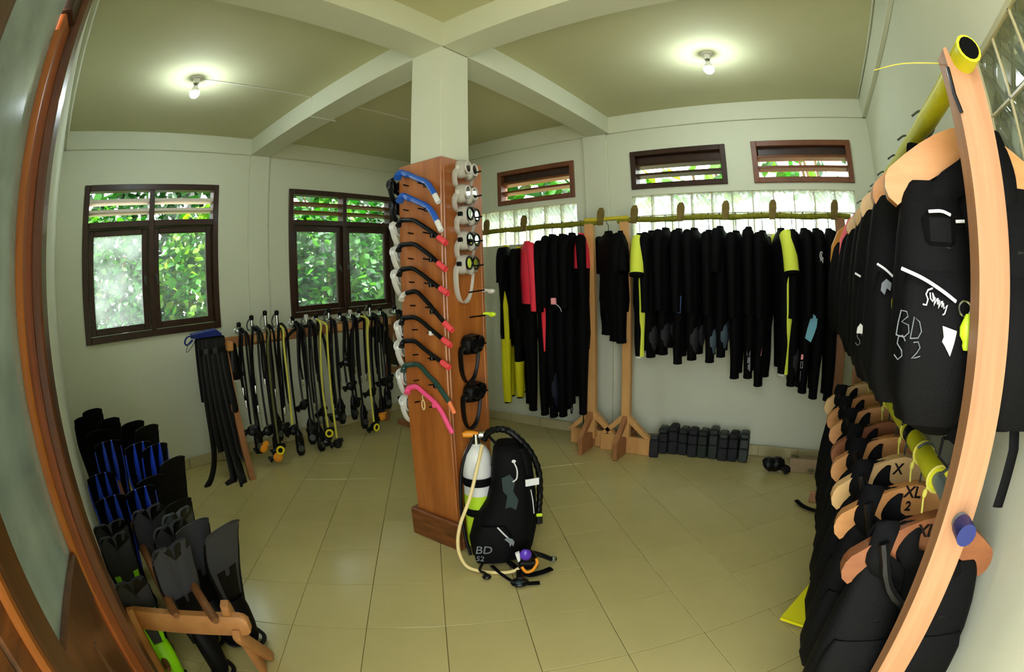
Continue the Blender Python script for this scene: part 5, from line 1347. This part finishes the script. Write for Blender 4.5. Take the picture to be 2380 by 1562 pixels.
plank(A, B, .022, .050, 'cross_bar', 'fin_rack_wood')
plank(A+Vector((-2.35, .10, 0)), B+Vector((-2.35, .05, 0)), .020, .045, 'cross_bar', 'fin_rack_wood')
rod((-1.70, .135, .485), (-4.1, .21, .50), .021, 'bar_wood', 'long_bar')
rod((-1.575, .275, .485), (-4.0, .38, .50), .021, 'bar_wood', 'long_bar')
rod((-1.80, -.02, .16), (-4.1, .0, .16), .018, 'bar_wood', 'long_bar')
plank(Vector((-1.615, .345, .52)), Vector((-1.72, .42, .012)), .016, .034, 'leg', 'fin_rack_wood')
plank(Vector((-1.56, .33, .40)), Vector((-1.78, .50, .012)), .016, .030, 'leg', 'fin_rack_wood')
plank(Vector((-1.835, -.055, .50)), Vector((-1.80, -.06, .012)), .016, .030, 'leg', 'fin_rack_wood')
plank(Vector((-4.0, .40, .52)), Vector((-4.05, .50, .012)), .016, .034, 'leg', 'fin_rack_wood')
plank(Vector((-4.2, .0, .52)), Vector((-4.25, -.03, .012)), .016, .034, 'leg', 'fin_rack_wood')

def fin(label, x, y, ztip, rotz, blade_m, pocket_m='fin_black', rib_m=None, split=False, side_m=None, lean=0.0, width=.205, curl=.05, group=None, foot_z=.0, leany=0.0, vee=None):
    """stands on its heel; local Z along the fin, local +Y the top face of the blade"""
    t = thing('fin', label, 'fin', (x, y, foot_z), group=group, rot=(lean, leany, rotz))
    L = ztip-foot_z
    hb = L*.38
    # blade: one surface with thickness, ripple of a split or a plain scalloped tip
    nx, nz = (20, 14) if split else (12, 12)
    th = .010 if split else .005
    def surf(i, j, off):
        u = -1+2*i/nx; v_ = j/nz
        w = width*.5*(.50+.50*min(1, v_*1.6))
        z = hb*.75+(L-hb*.75)*v_
        tip = 0.0
        if split:
            tip = -.045*(abs(abs(u)-.5)/.5)**4.5*v_**4-.03*max(0, 1-abs(u)/.10)*v_**3
        else:
            tip = -.020*(abs(u)**3)*v_**6
        yb = curl*(v_**3)+.010*(1-u*u)
        if split: yb += .014*(1-min(1, (abs(abs(u)-.5)/.5))**2)*v_
        return (u*w, yb+off, z+tip)
    def grid(off, i0=0, i1=nx, j0=0, j1=nz): return [[surf(i, j, off) for i in range(i0, i1+1)] for j in range(j0, j1+1)]
    def sheet(i0, i1, j0, j1, o0, o1, nm, m, par):
        a = grid(o0, i0, i1, j0, j1); b = grid(o1, i0, i1, j0, j1)
        return MB().loft([r+s_[::-1] for r, s_ in zip(a, b)]).obj(nm, m, par, 50)
    bl = sheet(0, nx, 0, nz, -th, th, 'blade', blade_m, t)
    if vee:                                        # contrasting lower field of the blade
        q_ = nx//6
        sheet(q_, nx//2-1, 0, nz*11//20, -th-.003, th+.003, 'field', vee, bl); sheet(nx//2+1, nx-q_, 0, nz*11//20, -th-.003, th+.003, 'field', vee, bl)
        sheet(nx//2-1, nx//2+1, 0, nz*9//20, -th-.004, th+.004, 'field', vee, bl)
    if side_m:
        for i0 in (1, nx-1-nx//5): sheet(i0, i0+nx//5, 0, nz*6//10, -th-.003, th+.003, 'side_panel', side_m, bl)
    for s in (-1, 1):
        pts = [Vector(surf(0 if s < 0 else nx, j, 0)) for j in range(0, nz)]
        MB().tube(pts, [.011-.006*k/len(pts) for k in range(len(pts))], 6, flat=1.3).obj('rail', rib_m or 'fin_black', bl)
    if rib_m:
        for i in (nx//3, nx-nx//3):
            pts = [Vector(surf(i, j, .006)) for j in range(5, nz+1)]
            MB().tube(pts, [.026*math.sin(PI*(k+.8)/(len(pts)+.6)) for k in range(len(pts))], 8, flat=.7).obj('rib', rib_m, bl)
    # foot pocket with open heel
    n = 14
    def sec(hx, hy, z, cy): return [(hx*math.cos(a), cy+hy*math.sin(a), z) for a in [2*PI*j/n for j in range(n)]]
    MB().loft([sec(.040, .035, .004, .03), sec(.052, .048, .04, .032), sec(.056, .050, hb*.45, .030), sec(.060, .040, hb*.75, .022), sec(.055, .020, hb*1.02, .010)], True, True).obj('foot_pocket', pocket_m, t, 50)
    MB().tube(spline([(-.05, .04, .05), (-.045, .09, .03), (0, .11, .022), (.045, .09, .03), (.05, .04, .05)], 4), .012, 6, flat=.4).obj('heel_strap', 'rubber', t)
    return t
GF = 'grey tipped fins in the rack'
r0 = R(-78)
fin('grey split fin with black field in front of the rack cross bar', -1.87, .225, .735, r0+.05, 'fin_grey', split=True, vee='fin_black', group=GF, curl=.045)
fin('small dark grey split fin with lime flanks, closest to the door', -1.93, -.002, .61, r0-.15, 'fin_grey', width=.165, split=True, side_m='fin_green', group=GF, pocket_m='fin_green', rib_m=None)
fin('dark grey split fin with lime tongue beside the round bar', -2.17, .0, .71, r0-.1, 'fin_grey', width=.165, split=True, side_m='fin_green', group=GF, pocket_m='fin_green')
fin('grey split fin behind the lime flanked ones', -2.39, .235, .70, r0, 'fin_grey', split=True, group=GF)
fin('grey split fin between the two round bars', -2.11, .285, .715, r0+.1, 'fin_grey', split=True, vee='fin_black', group=GF)
fin('slate grey split fin leaning out over the floor, farther back', -2.31, .375, .675, r0+.1, 'fin_slate', split=True, group=GF)
fin('long slate and black fin curving out at the open side of the rack', -2.0, .48, .71, r0+.15, 'fin_grey', vee='fin_black', group=GF, lean=R(-3), width=.22, curl=.08)
fin('grey and black fin next to the outermost one', -2.05, .385, .715, r0+.1, 'fin_grey', vee='fin_black', group=GF, curl=.06)
GB = 'black and blue fins in the rack'
fin('short blue ribbed black fin in front of the tall black ones', -2.66, .06, .70, r0-.1, 'fin_black', rib_m='fin_blue', group=GB)
fin('blue ribbed black fin between the round bars', -2.70, .26, .69, r0, 'fin_black', rib_m='fin_blue', group=GB)
fin('tall blue ribbed black fin against the near wall', -3.40, .17, .80, r0-.1, 'fin_black', rib_m='fin_blue', group=GB, width=.21)
fin('tall blue ribbed black fin with curled tip', -3.10, .36, .83, r0, 'fin_black', rib_m='fin_blue', group=GB, curl=.07)
fin('broad black fin with blue ribs toward the open side', -3.05, .46, .81, r0+.1, 'fin_black', rib_m='fin_blue', group=GB, curl=.07)
fin('plain black fin at the open edge of the rack', -2.92, .53, .745, r0+.15, 'fin_black', group='plain black fins in the rack', curl=.08)
fin('plain black fin with pointed curled tip', -3.63, .41, .85, r0, 'fin_black', group='plain black fins in the rack', curl=.09)
fin('black fin with pointed tip beside the pilaster side', -3.42, .48, .85, r0+.1, 'fin_black', group='plain black fins in the rack', curl=.09)
fin('tallest black fin in the corner by the wall', -4.28, .13, .86, r0, 'fin_black', group='plain black fins in the rack')
fin('black fin just before the tallest one', -4.10, .04, .85, r0-.05, 'fin_black', group='plain black fins in the rack')
fin('black fin in the middle of the far stack', -3.90, .25, .84, r0, 'fin_black', group='plain black fins in the rack')
fin('black fin near the far crossbar', -3.75, .12, .80, r0-.05, 'fin_black', group='plain black fins in the rack')
fin('black fin half hidden in the stack behind the grey ones', -2.80, .36, .70, r0, 'fin_black', group='plain black fins in the rack')
fin('black fin low behind the slate grey one', -2.55, .44, .62, r0+.1, 'fin_black', group='plain black fins in the rack')
fin('black fin leaning on the round bar behind the grey ones', -2.52, .25, .62, r0, 'fin_black', group='plain black fins in the rack')
fin('dark grey split fin at the near wall behind the lime one', -2.36, .0, .69, r0-.1, 'fin_grey', split=True, group=GF)
fin('black fin with blue ribs low against the near wall', -2.95, .05, .74, r0-.1, 'fin_black', rib_m='fin_blue', group=GB)
